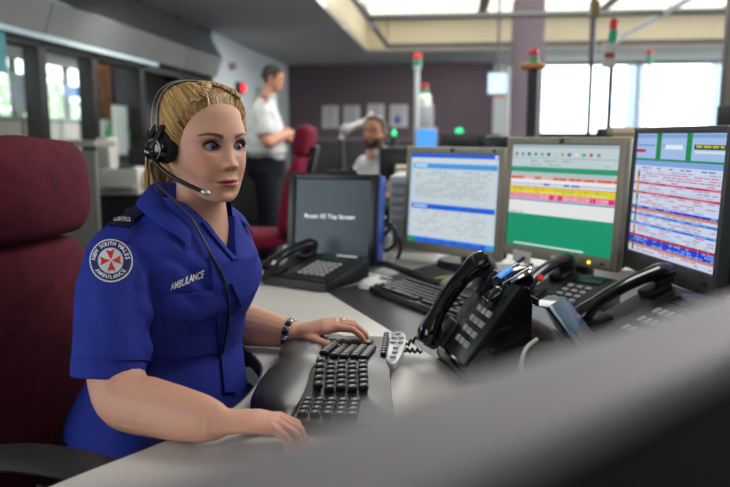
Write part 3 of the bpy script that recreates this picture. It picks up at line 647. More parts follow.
def set_col(me, c):
    at = me.attributes.get('col') or me.attributes.new('col', 'FLOAT_COLOR', 'POINT')
    c = np.clip(c, 0, 1); at.data.foreach_set('color', np.concatenate([c, np.ones((len(c), 1))], 1).astype(np.float32).ravel())
def xf(M, a): m = np.array(M); return a @ m[:3, :3].T + m[:3, 3]
def sst(a, b, x): t = np.clip((x - a) / (b - a), 0, 1); return t * t * (3 - 2 * t)
def G(x, s): return np.exp(-(x / s) ** 2)
def bvh_of(me): return BVHTree.FromPolygons([v.co.copy() for v in me.vertices], [tuple(p.vertices) for p in me.polygons])
def grid_mesh(P, close_u=True, caps=False):
    nr, nc, _ = P.shape; idx = np.arange(nr * nc).reshape(nr, nc); F = []
    a = idx[:-1]; b = idx[1:]
    if close_u: q = np.stack([a, np.roll(a, -1, 1), np.roll(b, -1, 1), b], -1)
    else: q = np.stack([a[:, :-1], a[:, 1:], b[:, 1:], b[:, :-1]], -1)
    return P.reshape(-1, 3), q.reshape(-1, 4)

HEAD_T = np.array([  # zc, tilt, half width, front, back
 (.1035, 0, .003, .003, .003), (.1015, 0, .026, .030, .032), (.0955, 0, .043, .051, .056), (.084, 0, .057, .069, .075), (.066, 0, .0655, .081, .088),
 (.045, 0, .070, .0868, .095), (.025, 0, .0715, .089, .098), (.005, -.02, .0708, .0885, .098), (-.012, -.06, .0690, .0875, .095), (-.028, -.14, .066, .0865, .088),
 (-.042, -.24, .0625, .0850, .078), (-.053, -.34, .0582, .0822, .068), (-.061, -.43, .0538, .0795, .060), (-.067, -.50, .0485, .0755, .056), (-.0715, -.53, .0455, .068, .055),
 (-.075, -.53, .0445, .054, .055), (-.080, -.50, .0445, .041, .055), (-.090, -.42, .0455, .036, .055), (-.110, -.32, .0465, .037, .055), (-.135, -.25, .0495, .041, .058), (-.160, -.2, .056, .048, .062), (-.19, -.15, .066, .055, .066)])
def head_grid(NA, NZ, male=False):
    Tn = HEAD_T.copy()
    if male:
        Tn[9:15, 2] *= 1.10; Tn[15:, 2] *= 1.2; Tn[15:, 3] *= 1.12; Tn[10:14, 3] *= 1.02
    d = np.sqrt(np.diff(Tn[:, 0] + Tn[:, 1] * Tn[:, 3]) ** 2 + np.diff(Tn[:, 3]) ** 2 + .3 * np.diff(Tn[:, 2]) ** 2); s = np.concatenate([[0], np.cumsum(d)])
    S = np.linspace(0, s[-1], NZ); V = np.stack([np.interp(S, s, Tn[:, k]) for k in range(5)], 1)
    k = max(3, NZ // 40) | 1; ker = np.ones(k) / k
    for _ in range(2):
        pad = np.concatenate([np.repeat(V[:1], k // 2, 0), V, np.repeat(V[-1:], k // 2, 0)]); V = np.stack([np.convolve(pad[:, j], ker, 'valid') for j in range(5)], 1)
    V[0, 2:] = Tn[0, 2:]
    q = np.linspace(-np.pi, np.pi, NA, endpoint=False); t = q - .45 * np.sin(q)
    zc, ti, w, f, b = [V[:, j][:, None] for j in range(5)]; n = 2.12 + .55 * sst(.05, .01, zc) * sst(-.085, -.06, zc) * (np.cos(t)[None] > 0)
    c, s_ = np.cos(t)[None], np.sin(t)[None]
    w = w * (1.0 if male else 1.02)
    x = w * np.sign(s_) * np.abs(s_) ** (2 / n); y = np.where(c > 0, f, b) * np.sign(c) * np.abs(c) ** (2 / n); z = zc + ti * y
    return np.stack([x, y, z], -1), t
EYE_X, EYE_Y, EYE_R, LID_R = .0300, .0600, .0170, .0183
def aperture(x, z, open_=1.0):                        # <0 inside the eye opening; two eyes
    dx = np.abs(x) - EYE_X; h = .0162
    k = np.clip(1 - (np.abs(dx) / h) ** 2.0, 0, None)
    up = .0066 * open_ * k + .0010 * dx / h; lo = -.0058 * open_ * k + .0010 * dx / h
    return np.where(np.abs(dx) < h, np.maximum(z - up, lo - z), np.hypot(np.abs(dx) - h, z - .0010 * np.sign(dx)) + .0004)
def face_shape(P, male=False):
    P = P.copy(); x, y, z = P[..., 0].copy(), P[..., 1].copy(), P[..., 2].copy(); ax = np.abs(x)
    m = sst(.015, .045, y)
    dy = np.zeros_like(y)
    dy -= .0060 * G(ax - EYE_X, .017) * G(z - .001, .0125)
    dy += (.003 if male else .0012) * G(ax - .028, .022) * G(z - .0225, .008)
    A = np.interp(-z, [-.024, -.012, 0, .012, .024, .031, .0355, .0395, .0430, .047], [0, .0005, .0018, .0044, .0090, .0126, .0128, .0090, .0034, 0])
    sx = np.interp(-z, [-.02, 0, .012, .025, .036, .043], [.011, .0095, .0100, .0114, .0128, .0134]) * (1.15 if male else 1)
    dy += A * G(x, sx)
    dy += .0066 * G(ax - .0125, .0060) * G(z + .0365, .0055)
    dy += .0045 * G(ax - .040, .022) * G(z + .034, .022)                      # cheeks
    dy -= .0030 * G(ax - .0275, .010) * G(z + .060, .014)
    zl = -.0668
    dy += .0050 * G(x, .022) * G(z - (zl + .002), .014)                       # muzzle
    dy += .0050 * G(x, .0165) * G(z - (zl + .0042), .0036) - .0012 * G(x, .0035) * G(z - (zl + .008), .004)
    dy += .0066 * G(x, .0160) * G(z - (zl - .0052), .0042)
    dy -= .0058 * G(x, .0205) * G(z - zl, .0017)
    dy -= .0035 * G(x, .018) * G(z + .0845, .0055)
    dy += .0052 * G(x, .017) * G(z + .099, .010)
    P[..., 1] += dy * m
    if not male:                                          # lids wrap the eyeballs, the opening drops behind them
        dx = ax - EYE_X; yy = P[..., 1]; r2 = LID_R ** 2 - dx ** 2 - z ** 2
        lid = EYE_Y + np.sqrt(np.clip(r2, 0, None)); wgt = sst(.0205, .0150, np.sqrt(dx ** 2 + (z * 1.25) ** 2)) * m
        yy = yy * (1 - wgt) + np.maximum(lid, yy - .004) * wgt
        a = aperture(x, z); ins = sst(.0006, -.0008, a) * m
        P[..., 1] = yy - ins * .010
    return P
SKIN = np.array(hexc('d2a088'))
def face_color(p, male=False, skin=SKIN):
    x, y, z = p[:, 0], p[:, 1], p[:, 2]; ax = np.abs(x); c = np.tile(skin, (len(p), 1)); fr = sst(.03, .05, y)
    def mix(c, col, w): return c * (1 - w[:, None]) + np.array(hexc(col)) * w[:, None]
    c = mix(c, 'c47a66', .55 * G(ax - .050, .020) * G(z + .026, .020) * fr)
    c = mix(c, 'cc8670', .35 * G(x, .012) * G(z + .033, .008) * fr)
    zl = -.0668; k = np.clip(1 - (ax / .0245) ** 2, 0, 1)
    up = zl + .0078 * k ** .7 - .0012 * G(x, .003); lo = zl - .0098 * k ** .8
    lip = sst(-.0004, .0012, np.minimum(up - z, z - lo)) * (ax < .0245)
    c = mix(c, 'a8686a' if male else 'b4555c', (.45 if male else .9) * lip * fr)
    c = mix(c, '5a2628', .8 * G(z - zl, .0011) * sst(.025, .019, ax) * fr)
    c = mix(c, '4a2018', .8 * G(ax - .0072, .0034) * G(z + .0425, .0020) * fr)
    if not male:
        a = aperture(x, z)
        c = mix(c, '422a42', .95 * G(ax - EYE_X - .003, .0190) * G(z - .0085, .0075) * fr)
        c = mix(c, '6e4450', .5 * G(ax - EYE_X - .002, .015) * G(z + .0055, .0035) * fr)
        c = mix(c, '1c1012', .95 * sst(.0040, .0010, a) * (z > -.001) * fr)
        c = mix(c, '4a2c2c', .7 * sst(.0024, .0006, a) * (z <= -.001) * fr)
        c = mix(c, 'c8988a', .5 * G(ax - EYE_X + .0155, .0016) * G(z + .0008, .0015) * fr)
        bt = np.clip((ax - .012) / .046, 0, 1); zb = .0168 + .0078 * np.sin(bt * 2.3) - .004 * bt ** 3; th = .0046 * (1 - .7 * bt)
        c = mix(c, '553626', .95 * sst(th * 1.4, th * .5, np.abs(z - zb)) * sst(.010, .016, ax) * sst(.060, .052, ax) * fr)
    else:
        bt = np.clip((ax - .012) / .04, 0, 1); zb = .022 + .004 * np.sin(bt * 2.4)
        c = mix(c, '3a261c', .8 * sst(.005, .002, np.abs(z - zb)) * sst(.008, .014, ax) * sst(.056, .048, ax) * fr)
        c = mix(c, '2a1c18', .8 * G(ax - EYE_X, .012) * G(z, .004) * fr)
    return c
NAILS = []
def hand(mb, M, mirror=1, curl=1.0, spread=1.0):
    """fingers along +x, thumb towards +y*mirror, back of the hand up"""
    def X(p): return M @ Vector((p[0], p[1] * mirror, p[2]))
    upv = M.to_3x3() @ Vector((0, 0, 1))
    palm = [(-.02, .0, .0), (0, 0, 0), (.025, .003, .002), (.055, .002, .005), (.082, 0, .003), (.094, -.001, -.001)]
    mb.tube([X(p) for p in palm], [.026, .0275, .035, .040, .039, .030], 16, flat=[.85, .72, .46, .36, .31, .26], up=upv)
    for (by, L, r, bx, a0) in ((.028, .068, .0088, .086, .30), (.009, .075, .0090, .090, .34), (-.010, .070, .0086, .087, .36), (-.0275, .055, .0076, .079, .40)):
        ang = -a0 * .5 * curl; yaw = by * 4.0 * spread; p = Vector((bx - .018, by, .004)); pts = [p.copy()]; rr = [r * 1.05]
        p = p + Vector((.02, by * .08, .001)); pts.append(p.copy()); rr.append(r * 1.1)
        for seg, (fr, da) in enumerate(((.44, .0), (.31, -.62 * curl), (.25, -.36 * curl))):
            ang += da if seg else -a0 * .5 * curl
            for h in (.5, 1.0):
                p = p + Vector((math.cos(ang) * math.cos(yaw), math.cos(ang) * math.sin(yaw), math.sin(ang))) * (L * fr * .5)
                pts.append(p.copy()); rr.append(r * (1 - .09 * (seg + h)) * (1.06 if h == 1.0 and seg < 2 else 1.0))
        d = (pts[-1] - pts[-2]).normalized(); pts.append(pts[-1] + d * .004); rr.append(rr[-1] * .6)
        mb.tube([X(q) for q in pts], rr, 10, flat=.92, up=upv); NAILS.append((X(pts[-2]), (X(pts[-1]) - X(pts[-3])).normalized(), upv, rr[-2]))
    th = [(.010, .018, -.006), (.028, .040, -.009), (.046, .058, -.012), (.064, .070, -.016), (.077, .076, -.020), (.081, .0775, -.021)]
    mb.tube([X(q) for q in th], [.016, .0155, .0125, .0105, .0095, .005], 12, flat=.9, up=upv)
    NAILS.append((X(th[-2]), (X(th[-1]) - X(th[-3])).normalized(), (upv * .8 + (M.to_3x3() @ Vector((.2, -mirror * .3, 0)))).normalized(), .0095))
def figure_frame(phi, x, y, z=0): return Matrix.Translation((x, y, z)) @ Matrix.Rotation(math.radians(180 + phi), 4, 'Z')
def torso_rings(tab, n=48, ex=2.3):
    out = []
    for z, w, f, b, yc, tilt in tab:
        r = []
        for k in range(n):
            a = 2 * math.pi * k / n; c, s = math.cos(a), math.sin(a)
            x = w * math.copysign(abs(s) ** (2 / ex), s); y = (f if c > 0 else b) * math.copysign(abs(c) ** (2 / ex), c)
            r.append(Vector((x, y + yc, z + tilt * x)))
        out.append(r)
    return out
# ================================================================ the operator
PHI_T, PHI_H = 65.0, 47.0
TM = figure_frame(PHI_T, -.36, 1.32)
HM = Matrix.Translation((-.2898, 1.292, 1.1660)) @ Matrix.Rotation(R_(180 + PHI_H), 4, 'Z') @ Matrix.Rotation(R_(-2), 4, 'X') @ Matrix.Scale(.905, 4)
def TL(x, y, z): return TM @ Vector((x, y, z))
BASE = Vector((-.36, 1.32, 0))
m_skin = mat('skin', 'd6a184', .56, attr='col', spec=.28, var=.03, vscale=60, bump=.04, bscale=900, sss=.12)
m_shirt = mat('royal_blue_cotton', '26338f', .8, var=.08, vscale=40, bump=.12, bscale=1400, spec=.2)
m_navy = mat('navy_cloth', '14163a', .85, var=.06, bump=.1, bscale=900, spec=.25)
m_thread = mat('white_thread', 'f0f0f4', .8, var=.05)
def wob(name, me, m, parent=None, angle=60):
    if isinstance(me, MB): me = mesh_of(me, name)
    o = obj(name, me, m, None, angle, M=Matrix.Translation(-BASE)); 
    if parent: o.parent = parent
    else: o.location = BASE
    return o
# --- skin: head, core, arms and hands
HG, HT = head_grid(288, 270); HF = face_shape(HG)
v, f = grid_mesh(HF); hv = xf(HM, v)
me_head = bpy.data.meshes.new('head'); nr, nc = HF.shape[:2]
me_head.from_pydata(hv.tolist(), [], f.tolist() + [list(range(nc))[::-1], list(range((nr - 1) * nc, nr * nc))]); me_head.update()
bmh = bmesh.new(); bmh.from_mesh(me_head); bmesh.ops.recalc_face_normals(bmh, faces=bmh.faces[:]); bmh.to_mesh(me_head); bmh.free()
SH_R, EL_R, WR_R = Vector((-.412, 1.170, .985)), Vector((-.388, 1.088, .770)), Vector((-.218, .994, .772))
SH_L, EL_L, WR_L = Vector((-.288, 1.474, .975)), Vector((-.335, 1.530, .790)), Vector((-.152, 1.488, .764))
mb = MB()
mb.rings([[TM @ p for p in r] for r in torso_rings([(.80, .12, .09, .08, 0, 0), (.90, .14, .105, .085, 0, 0), (.97, .145, .095, .09, .01, .0), (1.005, .125, .082, .085, .02, 0), (1.03, .09, .062, .07, .035, 0), (1.05, .060, .050, .058, .045, 0), (1.065, .045, .04, .05, .05, 0)], 32)])
for S, E, W in ((SH_R, EL_R, WR_R), (SH_L, EL_L, WR_L)):
    d1 = (E - S); d2 = (W - E)
    up_ = [TL(.105, .012, .97), TL(.174, .030, .895), TL(.200, .040, .838)] if S is SH_R else [TL(-.10, -.015, .955), TL(-.160, -.048, .88), TL(-.178, -.066, .83)]
    pts = up_ + [E - d1 * .06 + d2 * .02, E + d2 * .14, E + d2 * .34, E + d2 * .6, E + d2 * .85, W, W + d2.normalized() * .02]
    mb.tube(smooth_path(pts, 3), [r for r in np.interp(np.linspace(0, 1, 28), np.linspace(0, 1, 10), [.040, .041, .042, .046, .046, .045, .041, .036, .029, .018] if S is SH_R else [.038, .040, .043, .046, .048, .047, .041, .033, .0272, .016])], 18, flat=1.0)
def hand_frame(W, d, roll, pitch):
    d = Vector(d).normalized(); up = Vector((0, 0, 1)); y = up.cross(d).normalized(); z = d.cross(y)
    return Matrix.Translation(W) @ Matrix((d, y, z)).transposed().to_4x4() @ Matrix.Rotation(R_(roll), 4, 'X') @ Matrix.Rotation(R_(pitch), 4, 'Y')
HLM = hand_frame(WR_L + Vector((.012, 0, .004)), (1, .02, 0), 3, -10); HRM = hand_frame(WR_R + Vector((.010, -.002, .0)), (.985, .02, 0), -6, 4) @ Matrix.Scale(.93, 4)
NAILS.clear(); hand(mb, HLM, -1, .95, 1.0); hand(mb, HRM, 1, 1.2, .8)
me_b = remesh(mesh_of(mb), .0021, 5, .5)
me_body = union(me_b, me_head)
co = get_co(me_body); lc = xf(HM.inverted(), co); sel = (lc[:, 2] > -.2)
cols = np.tile(SKIN, (len(co), 1)) * np.array([.97, .93, .92]); cols[sel] = face_color(lc[sel])
for Mh in (HLM, HRM):                                   # pinker knuckles and finger ends
    l = xf(Mh.inverted(), co); w = ((l[:, 0] > .07) & (l[:, 0] < .2) & (np.abs(l[:, 1]) < .07) & (np.abs(l[:, 2]) < .08)) * .22
    cols = cols * (1 - w[:, None]) + np.array(hexc('c87a68')) * w[:, None]
set_col(me_body, cols)
person = wob('person', me_body, m_skin, None, 80)
tag(person, 'seated blonde operator in royal blue uniform shirt and headset typing at the desk', 'person')
for p_, d_, u_, r_ in list(NAILS):
    y_ = u_.cross(d_).normalized(); u_ = d_.cross(y_).normalized()
    wob('fingernail', MB().ball(1.0, Matrix.Translation(p_ + u_ * r_ * .62 + d_ * .001) @ Matrix((d_, y_, u_)).transposed().to_4x4() @ Matrix.Diagonal((r_ * .75, r_ * .62, r_ * .28, 1)), 10, 8), mat('nail', 'e0bcb0', .25, var=.02), person)
# --- eyes
gaze = Matrix.Rotation(R_(10), 4, 'Z') @ Matrix.Rotation(R_(-4), 4, 'X')
for sx in (1, -1):
    q = MB().ball(EYE_R, T(rx=-90), 40, 40)
    me = mesh_of(q); c0 = get_co(me); d = c0 / EYE_R; a = np.arccos(np.clip(d[:, 1], -1, 1)); c = np.tile(np.array(hexc('a59da6')), (len(c0), 1))
    c[a < .46] = hexc('25233c'); c[a < .41] = hexc('6a6a98'); c[a < .28] = hexc('56567f'); c[a < .18] = hexc('050508')
    set_col(me, c); me.transform(HM @ Matrix.Translation((sx * EYE_X, EYE_Y, 0)) @ gaze)
    wob('eye', me, mat('eye', 'ffffff', .08, attr='col', spec=.6, var=.001), person, 80)
    ls = MB()
    for k in range(13):                                  # upper lashes
        u = -.35 + 1.35 * k / 12; x = sx * (EYE_X + u * .0158); z = .0074 * (1 - u * u) + .001 * u; y = EYE_Y + math.sqrt(max(LID_R ** 2 - (u * .0158) ** 2 - z * z, 1e-6)) - .0005
        p = Vector((x, y, z)); e = p + Vector((sx * (.0025 + .004 * max(u, 0)), .006, .0045))
        ls.tube([HM @ p, HM @ (p * .5 + e * .5 + Vector((0, .0008, -.001))), HM @ e], [.0006, .0005, .0002], 4)
    wob('eyelashes', ls, mat('lash_black', '120c0c', .5, var=.01), person)
# --- shirt
tab = [(.60, .182, .108, .205, -.01, 0), (.66, .180, .110, .190, -.01, 0), (.72, .166, .100, .158, 0, 0), (.78, .152, .096, .112, 0, 0), (.84, .152, .116, .112, .002, 0), (.89, .158, .143, .115, .004, 0), (.93, .160, .143, .118, .006, .01), (.965, .160, .138, .118, .01, .03),
       (.99, .155, .118, .112, .015, .05), (1.010, .140, .102, .102, .022, .06), (1.026, .120, .090, .094, .030, .06), (1.042, .100, .080, .086, .036, .05), (1.058, .080, .070, .078, .042, .03), (1.074, .066, .062, .070, .046, .0), (1.084, .061, .058, .066, .048, 0)]
mb = MB(); mb.rings([[TM @ p for p in r] for r in torso_rings(tab, 56, 2.35)])
def sleeve(pts, rad, fl):
    P = smooth_path(pts, 5); n = len(P); R2 = list(np.interp(np.linspace(0, 1, n), np.linspace(0, 1, len(rad)), rad)); F2 = list(np.interp(np.linspace(0, 1, n), np.linspace(0, 1, len(fl)), fl))
    P = P + [P[-1] + (P[-1] - P[-2]) * .02, P[-4] , P[-7]]; 
    t = (P[n - 1] - P[n - 2]).normalized()
    return P, R2, F2
def add_sleeve(pts, rad, fl, up):
    P = smooth_path(pts, 5); n = len(P); rr = np.interp(np.linspace(0, 1, n), np.linspace(0, 1, len(rad)), rad); ff = np.interp(np.linspace(0, 1, n), np.linspace(0, 1, len(fl)), fl)
    x = Vector(up); out = []
    for i, p in enumerate(P):
        t = (P[min(i + 1, n - 1)] - P[max(i - 1, 0)]).normalized(); x = (x - t * x.dot(t)).normalized(); y = t.cross(x)
        out.append([p + x * (rr[i] * ff[i] * math.cos(k * math.pi / 16)) + y * (rr[i] * math.sin(k * math.pi / 16)) for k in range(32)])
    for j, i in enumerate((n - 1, n - 2, n - 4, n - 6)):     # hem turns in
        p = P[i]; out.append([p + (q - p) * ((rr[i] - .009) / rr[i]) for q in out[i]])
    mb.rings(out)
add_sleeve([TL(.075, .0, .99), TL(.125, .004, .982), TL(.154, .018, .945), TL(.178, .032, .895), TL(.197, .038, .850), TL(.212, .043, .798)], [.048, .058, .062, .061, .059, .0585], [1, 1, 1, 1, 1, 1], (0, 0, 1))
add_sleeve([TL(-.075, .0, .972), TL(-.115, -.008, .962), TL(-.142, -.028, .925), TL(-.165, -.052, .875), TL(-.180, -.068, .825)], [.048, .058, .062, .060, .057], [1, 1, 1, 1, 1], (0, 0, 1))
me_s = remesh(mesh_of(mb), .0034, 6, .5)
co = get_co(me_s); no = get_no(me_s); lt = xf(TM.inverted(), co)
disp = np.zeros(len(co))
folds = [  # torso frame segments: start, end, width, height
 ((.150, .10, .985), (.075, .165, .90), .010, .0042), ((.165, .09, .95), (.09, .165, .865), .011, .0040), ((.165, .08, .915), (.105, .16, .80), .012, .0045), ((.170, .06, .87), (.12, .145, .72), .013, .005),
 ((.06, .18, .88), (.10, .16, .68), .013, .0036), ((.02, .175, .86), (.05, .17, .66), .012, .0034), ((-.04, .17, .87), (-.01, .17, .68), .012, .003), ((.13, .13, .78), (.02, .175, .70), .013, .0042), ((.15, .11, .73), (.04, .17, .655), .013, .0045), ((.14, .12, .70), (-.02, .17, .735), .012, .0036),
 ((-.13, .1, .95), (-.06, .165, .88), .010, .0036), ((-.15, .09, .90), (-.08, .16, .80), .012, .0036), ((.12, .09, 1.01), (.05, .13, .93), .010, .003),
 ((.17, .06, 1.0), (.215, .10, .93), .009, .003), ((.15, .085, .97), (.205, .125, .88), .010, .004), ((.16, .085, .93), (.20, .125, .84), .010, .0035), ((.245, .0, .95), (.27, .06, .85), .011, .0028), ((.20, -.03, .97), (.25, .0, .86), .012, .003), ((.22, .09, .92), (.25, .12, .83), .009, .0026), ((.26, .04, .93), (.282, .075, .82), .009, .0024)]
for a, b, w, h in folds:
    a = np.array(a); b = np.array(b); d = b - a; t = np.clip(((lt - a) @ d) / (d @ d), 0, 1); q = a + t[:, None] * d; r = np.linalg.norm((lt - q) * np.array([1, .6, 1]), axis=1)
    e = np.sin(np.pi * np.clip(t * .9 + .05, 0, 1)) ** .6
    disp += 1.7 * h * e * (np.exp(-(r / w) ** 2) - .45 * np.exp(-((r - 1.9 * w) / (.9 * w)) ** 2))
nz = np.array([noise.noise(Vector(p) * 16) * .0022 + noise.noise(Vector((p[0] * 34, p[1] * 34, p[2] * 18))) * .0012 for p in lt])
crest = sst(1.06, 1.03, lt[:, 2])
disp = (disp + nz) * crest
disp -= .0022 * np.exp(-((np.abs(lt[:, 0]) - .158 - .004 * np.sin(lt[:, 2] * 30)) / .0025) ** 2) * sst(.88, .90, lt[:, 2])   # armhole seam
co = co + no * disp[:, None]; set_co(me_s, co)
lt = xf(TM.inverted(), co)
# open the neck V
bm = bmesh.new(); bm.from_mesh(me_s); bm.verts.ensure_lookup_table()
vx = .004
def in_v(l): return l[1] > .03 and l[2] > .965 and abs(l[0] - vx) < (l[2] - .965) * .56
kill = [fc for fc in bm.faces if all(in_v(lt[vv.index]) for vv in fc.verts)] + [fc for fc in bm.faces if all(lt[vv.index][2] > 1.082 for vv in fc.verts)]
bmesh.ops.delete(bm, geom=list(set(kill)), context='FACES'); bm.verts.ensure_lookup_table(); TMI = TM.inverted()
for vv in bm.verts:
    if vv.is_boundary:
        l = TMI @ vv.co
        if l.y > .02 and l.z > .94:
            sg = 1 if l.x > vx else -1; l.x = vx + sg * max(.0, l.z - .965) * .56; vv.co = TM @ l
        elif l.z > 1.06: l.z = 1.082; vv.co = TM @ l
bm.to_mesh(me_s); bm.free()
SHB = bvh_of(me_s)
def lay(px, py, off, bvh=None):
    d = ray(px, py); h = (bvh or SHB).ray_cast(CAM, d.normalized())
    if h[0] is None: return None
    n = h[1]; n = n if n.dot(d) < 0 else -n
    return h[0] + n * off
shirt = wob('shirt', me_s, m_shirt, person, 80)
def px_patch(fn, nu, nv, off, thick, name, m, parent=None):
    """cloth piece laid on the shirt: fn(u, v) gives the pixel under which the shirt point is found"""
    top = [[lay(*fn(i / nu, j / nv), off + thick) for i in range(nu + 1)] for j in range(nv + 1)]
    q = MB(); ok = lambda p: p is not None
    vv = [[q.bm.verts.new(p) if p else None for p in r] for r in top]
    for j in range(nv):
        for i in range(nu):
            c = (vv[j][i], vv[j][i + 1], vv[j + 1][i + 1], vv[j + 1][i])
            if all(c): q.bm.faces.new(c)
    me = mesh_of(q); me = ev(me, [('SOLIDIFY', dict(thickness=thick + off + .001, offset=-1.0)), ])
    # keep the cloth on the outside: solidify grows towards the shirt when normals face the camera
    return wob(name, me, m, parent or shirt, 50)
def quadfn(a, b, c, d, bend=0):
    return lambda u, v: tuple((a[k] * (1 - u) + b[k] * u) * (1 - v) + (d[k] * (1 - u) + c[k] * u) * v + (bend * (1 - abs(2 * u - 1)) * v if k == 1 else 0) for k in (0, 1))
px_patch(quadfn((163.5, 296), (214, 289.5), (222.5, 311), (162, 316), 7), 16, 8, .0005, .002, 'pocket_flap', m_shirt)
px_patch(quadfn((164, 318), (221, 312), (224, 352), (168, 360)), 12, 10, .0001, .0004, 'pocket', m_shirt)
px_patch(quadfn((229, 283), (246, 274), (247, 299), (238, 303), 3), 8, 6, .0005, .002, 'pocket_flap', m_shirt)
px_patch(quadfn((209, 255), (219, 250), (236, 392), (223, 392)), 5, 30, .0004, .0016, 'placket', m_shirt)
px_patch(quadfn((72, 357), (164, 359), (164, 360.5), (72, 358.5)), 24, 1, .0003, .0010, 'sleeve_hem_seam', m_shirt)
p_ = lay(198, 316, .003)
bt = MB().cyl(.0045, .0045, .0022, Matrix.Translation(p_) @ Vector(CAM - p_).to_track_quat('Z', 'Y').to_matrix().to_4x4(), 14); wob('button', bt, mat('button_blue', '24307a', .3, var=.02), shirt)
for (a, b) in ((222, 285), (229, 318)):
    p_ = lay(a, b, .0035); wob('button', MB().cyl(.0045, .0045, .0022, Matrix.Translation(p_) @ Vector(CAM - p_).to_track_quat('Z', 'Y').to_matrix().to_4x4(), 14), _M['button_blue'], shirt)
# epaulette with its slide
px_patch(quadfn((104, 219), (134, 226), (128, 243), (103, 236)), 8, 5, .001, .002, 'shoulder_strap', m_shirt)
px_patch(quadfn((141, 199), (154, 206), (129, 229.5), (101.5, 225.5)), 8, 12, .003, .004, 'shoulder_slide', m_navy)
def px_text(s, origin, ex, ey, off, name, m, size=1.0):
    me = text_mesh(s, size, bold=.022); c = get_co(me); w = c[:, 0].max() - c[:, 0].min(); c[:, 0] /= w
    o2 = []
    for x, y, _ in c:
        p = lay(origin[0] + ex[0] * x + ey[0] * y, origin[1] + ex[1] * x + ey[1] * y, off)
        o2.append(p if p else Vector(o2[-1]) if o2 else Vector((0, 0, 0)))
    set_co(me, np.array([tuple(p) for p in o2])); return wob(name, me, m, shirt, 60)
px_text('AMBULANCE', (187, 280.5), (33, -13.5), (1.0, -10.5), .0022, 'lettering', m_thread)
px_text('CONTROL', (122.5, 223.4), (15.5, .6), (1.2, -5.6), .0078, 'lettering', m_thread)
# round sleeve badge
BC, BR = (111.2, 261.2), 21.5
def disc(r0, r1, off, name, col, n=48):
    q = MB(); rs = np.linspace(r0, r1, 6); vv = [[q.bm.verts.new(lay(BC[0] + BR * r * math.cos(2 * math.pi * k / n) * .97, BC[1] + BR * r * math.sin(2 * math.pi * k / n), off)) for k in range(n)] for r in rs]
    for a, b in zip(vv, vv[1:]):
        for k in range(n): q.bm.faces.new((a[k], a[(k + 1) % n], b[(k + 1) % n], b[k]))
    if r0 < .01: bmesh.ops.remove_doubles(q.bm, verts=q.bm.verts[:], dist=1e-5)
    return wob(name, q, mat(name + '_' + col, col, .8, var=.05, bump=.1, bscale=900), shirt)
disc(.005, 1.0, .0018, 'badge', 'd6d4d8'); disc(.60, .93, .0024, 'badge_ring', '1a2260'); disc(.005, .585, .0024, 'badge_centre', 'd4d2d6')
def badge_pt(x, y, off): return lay(BC[0] + BR * .97 * x, BC[1] - BR * y, off)
cr = MB()
for k in range(4):                                      # red eight pointed cross
    a = math.pi / 2 * k + .06; f_ = lambda r, t: badge_pt(r * math.cos(a + t), r * math.sin(a + t), .0032)
    vv = [cr.bm.verts.new(p) for p in (f_(.03, 0), f_(.53, -.40), f_(.43, 0), f_(.53, .40))]; cr.bm.faces.new(vv[:3]); cr.bm.faces.new((vv[0], vv[2], vv[3]))
wob('badge_cross', cr, mat('cross_red', 'c8281e', .75, var=.05), shirt)
def arc_text(s, a0, a1, r, flip):
    for i, ch in enumerate(s):
        if ch == ' ': continue
        a = R_(a0 + (a1 - a0) * i / (len(s) - 1)); me = text_mesh(ch, .235, bold=.02); c = get_co(me); o2 = []
        rot = a - math.pi / 2 if not flip else a + math.pi / 2
        for x, y, _ in c:
            X = r * math.cos(a) + x * math.cos(rot) - y * math.sin(rot); Y = r * math.sin(a) + x * math.sin(rot) + y * math.cos(rot); o2.append(badge_pt(X, Y, .0032))
        set_co(me, np.array([tuple(p) for p in o2])); wob('lettering', me, m_thread, shirt, 60)
arc_text('NEW SOUTH WALES', 172, 8, .765, False); arc_text('AMBULANCE', 218, 322, .765, True)
# collar leaves
def collar(sx, a_end, tip):
    q = MB(); rows = []
    N_ = 22
    for i in range(N_ + 1):
        s = i / N_; a = math.pi * (1 - s) + a_end * s
        hx, hy = math.sin(a) * sx, math.cos(a)
        base = Vector((hx * (.057 + .008 * s), .046 + hy * (.060 + .006 * s), 1.098 - .012 * s - .052 * s ** 3))
        wid = .033 + .022 * s ** 3
        row = []
        for j in range(7):
            t = j / 6; out = Vector((hx, hy, 0)); sp_ = Vector((sx * .8, -.3, 0)) * (tip * t * s ** 4)
            p = base + out * (wid * .78 * t ** .8) + sp_ + Vector((0, 0, -.032 * t - .018 * t * s * s + .006 * math.sin(math.pi * min(1, t * 1.6))))
            w_ = TM @ p
            if j > 1:
                h = SHB.find_nearest(w_)
                o_ = h[0] + (h[1] if h[1].dot((w_ - TM @ Vector((0, 0, p.z)))) > 0 else -h[1]) * (.0065 + .004 * (1 - t)); k = min(1, (j - 1) / 2.5); w_ = w_.lerp(o_, k)
            row.append(w_)
        # inner stand of the collar
        st = [TM @ (base + Vector((-hx * .003, -hy * .003, -.035))), TM @ (base + Vector((-hx * .001, -hy * .001, -.012)))]
        rows.append([q.bm.verts.new(p) for p in st + row])
    for a, b in zip(rows, rows[1:]):
        for j in range(len(a) - 1): q.bm.faces.new((a[j], a[j + 1], b[j + 1], b[j]))
    me = ev(mesh_of(q), [('SOLIDIFY', dict(thickness=.0035, offset=0)), ('SUBSURF', dict(levels=1, render_levels=1))])
    wob('collar', me, m_shirt, shirt, 70)
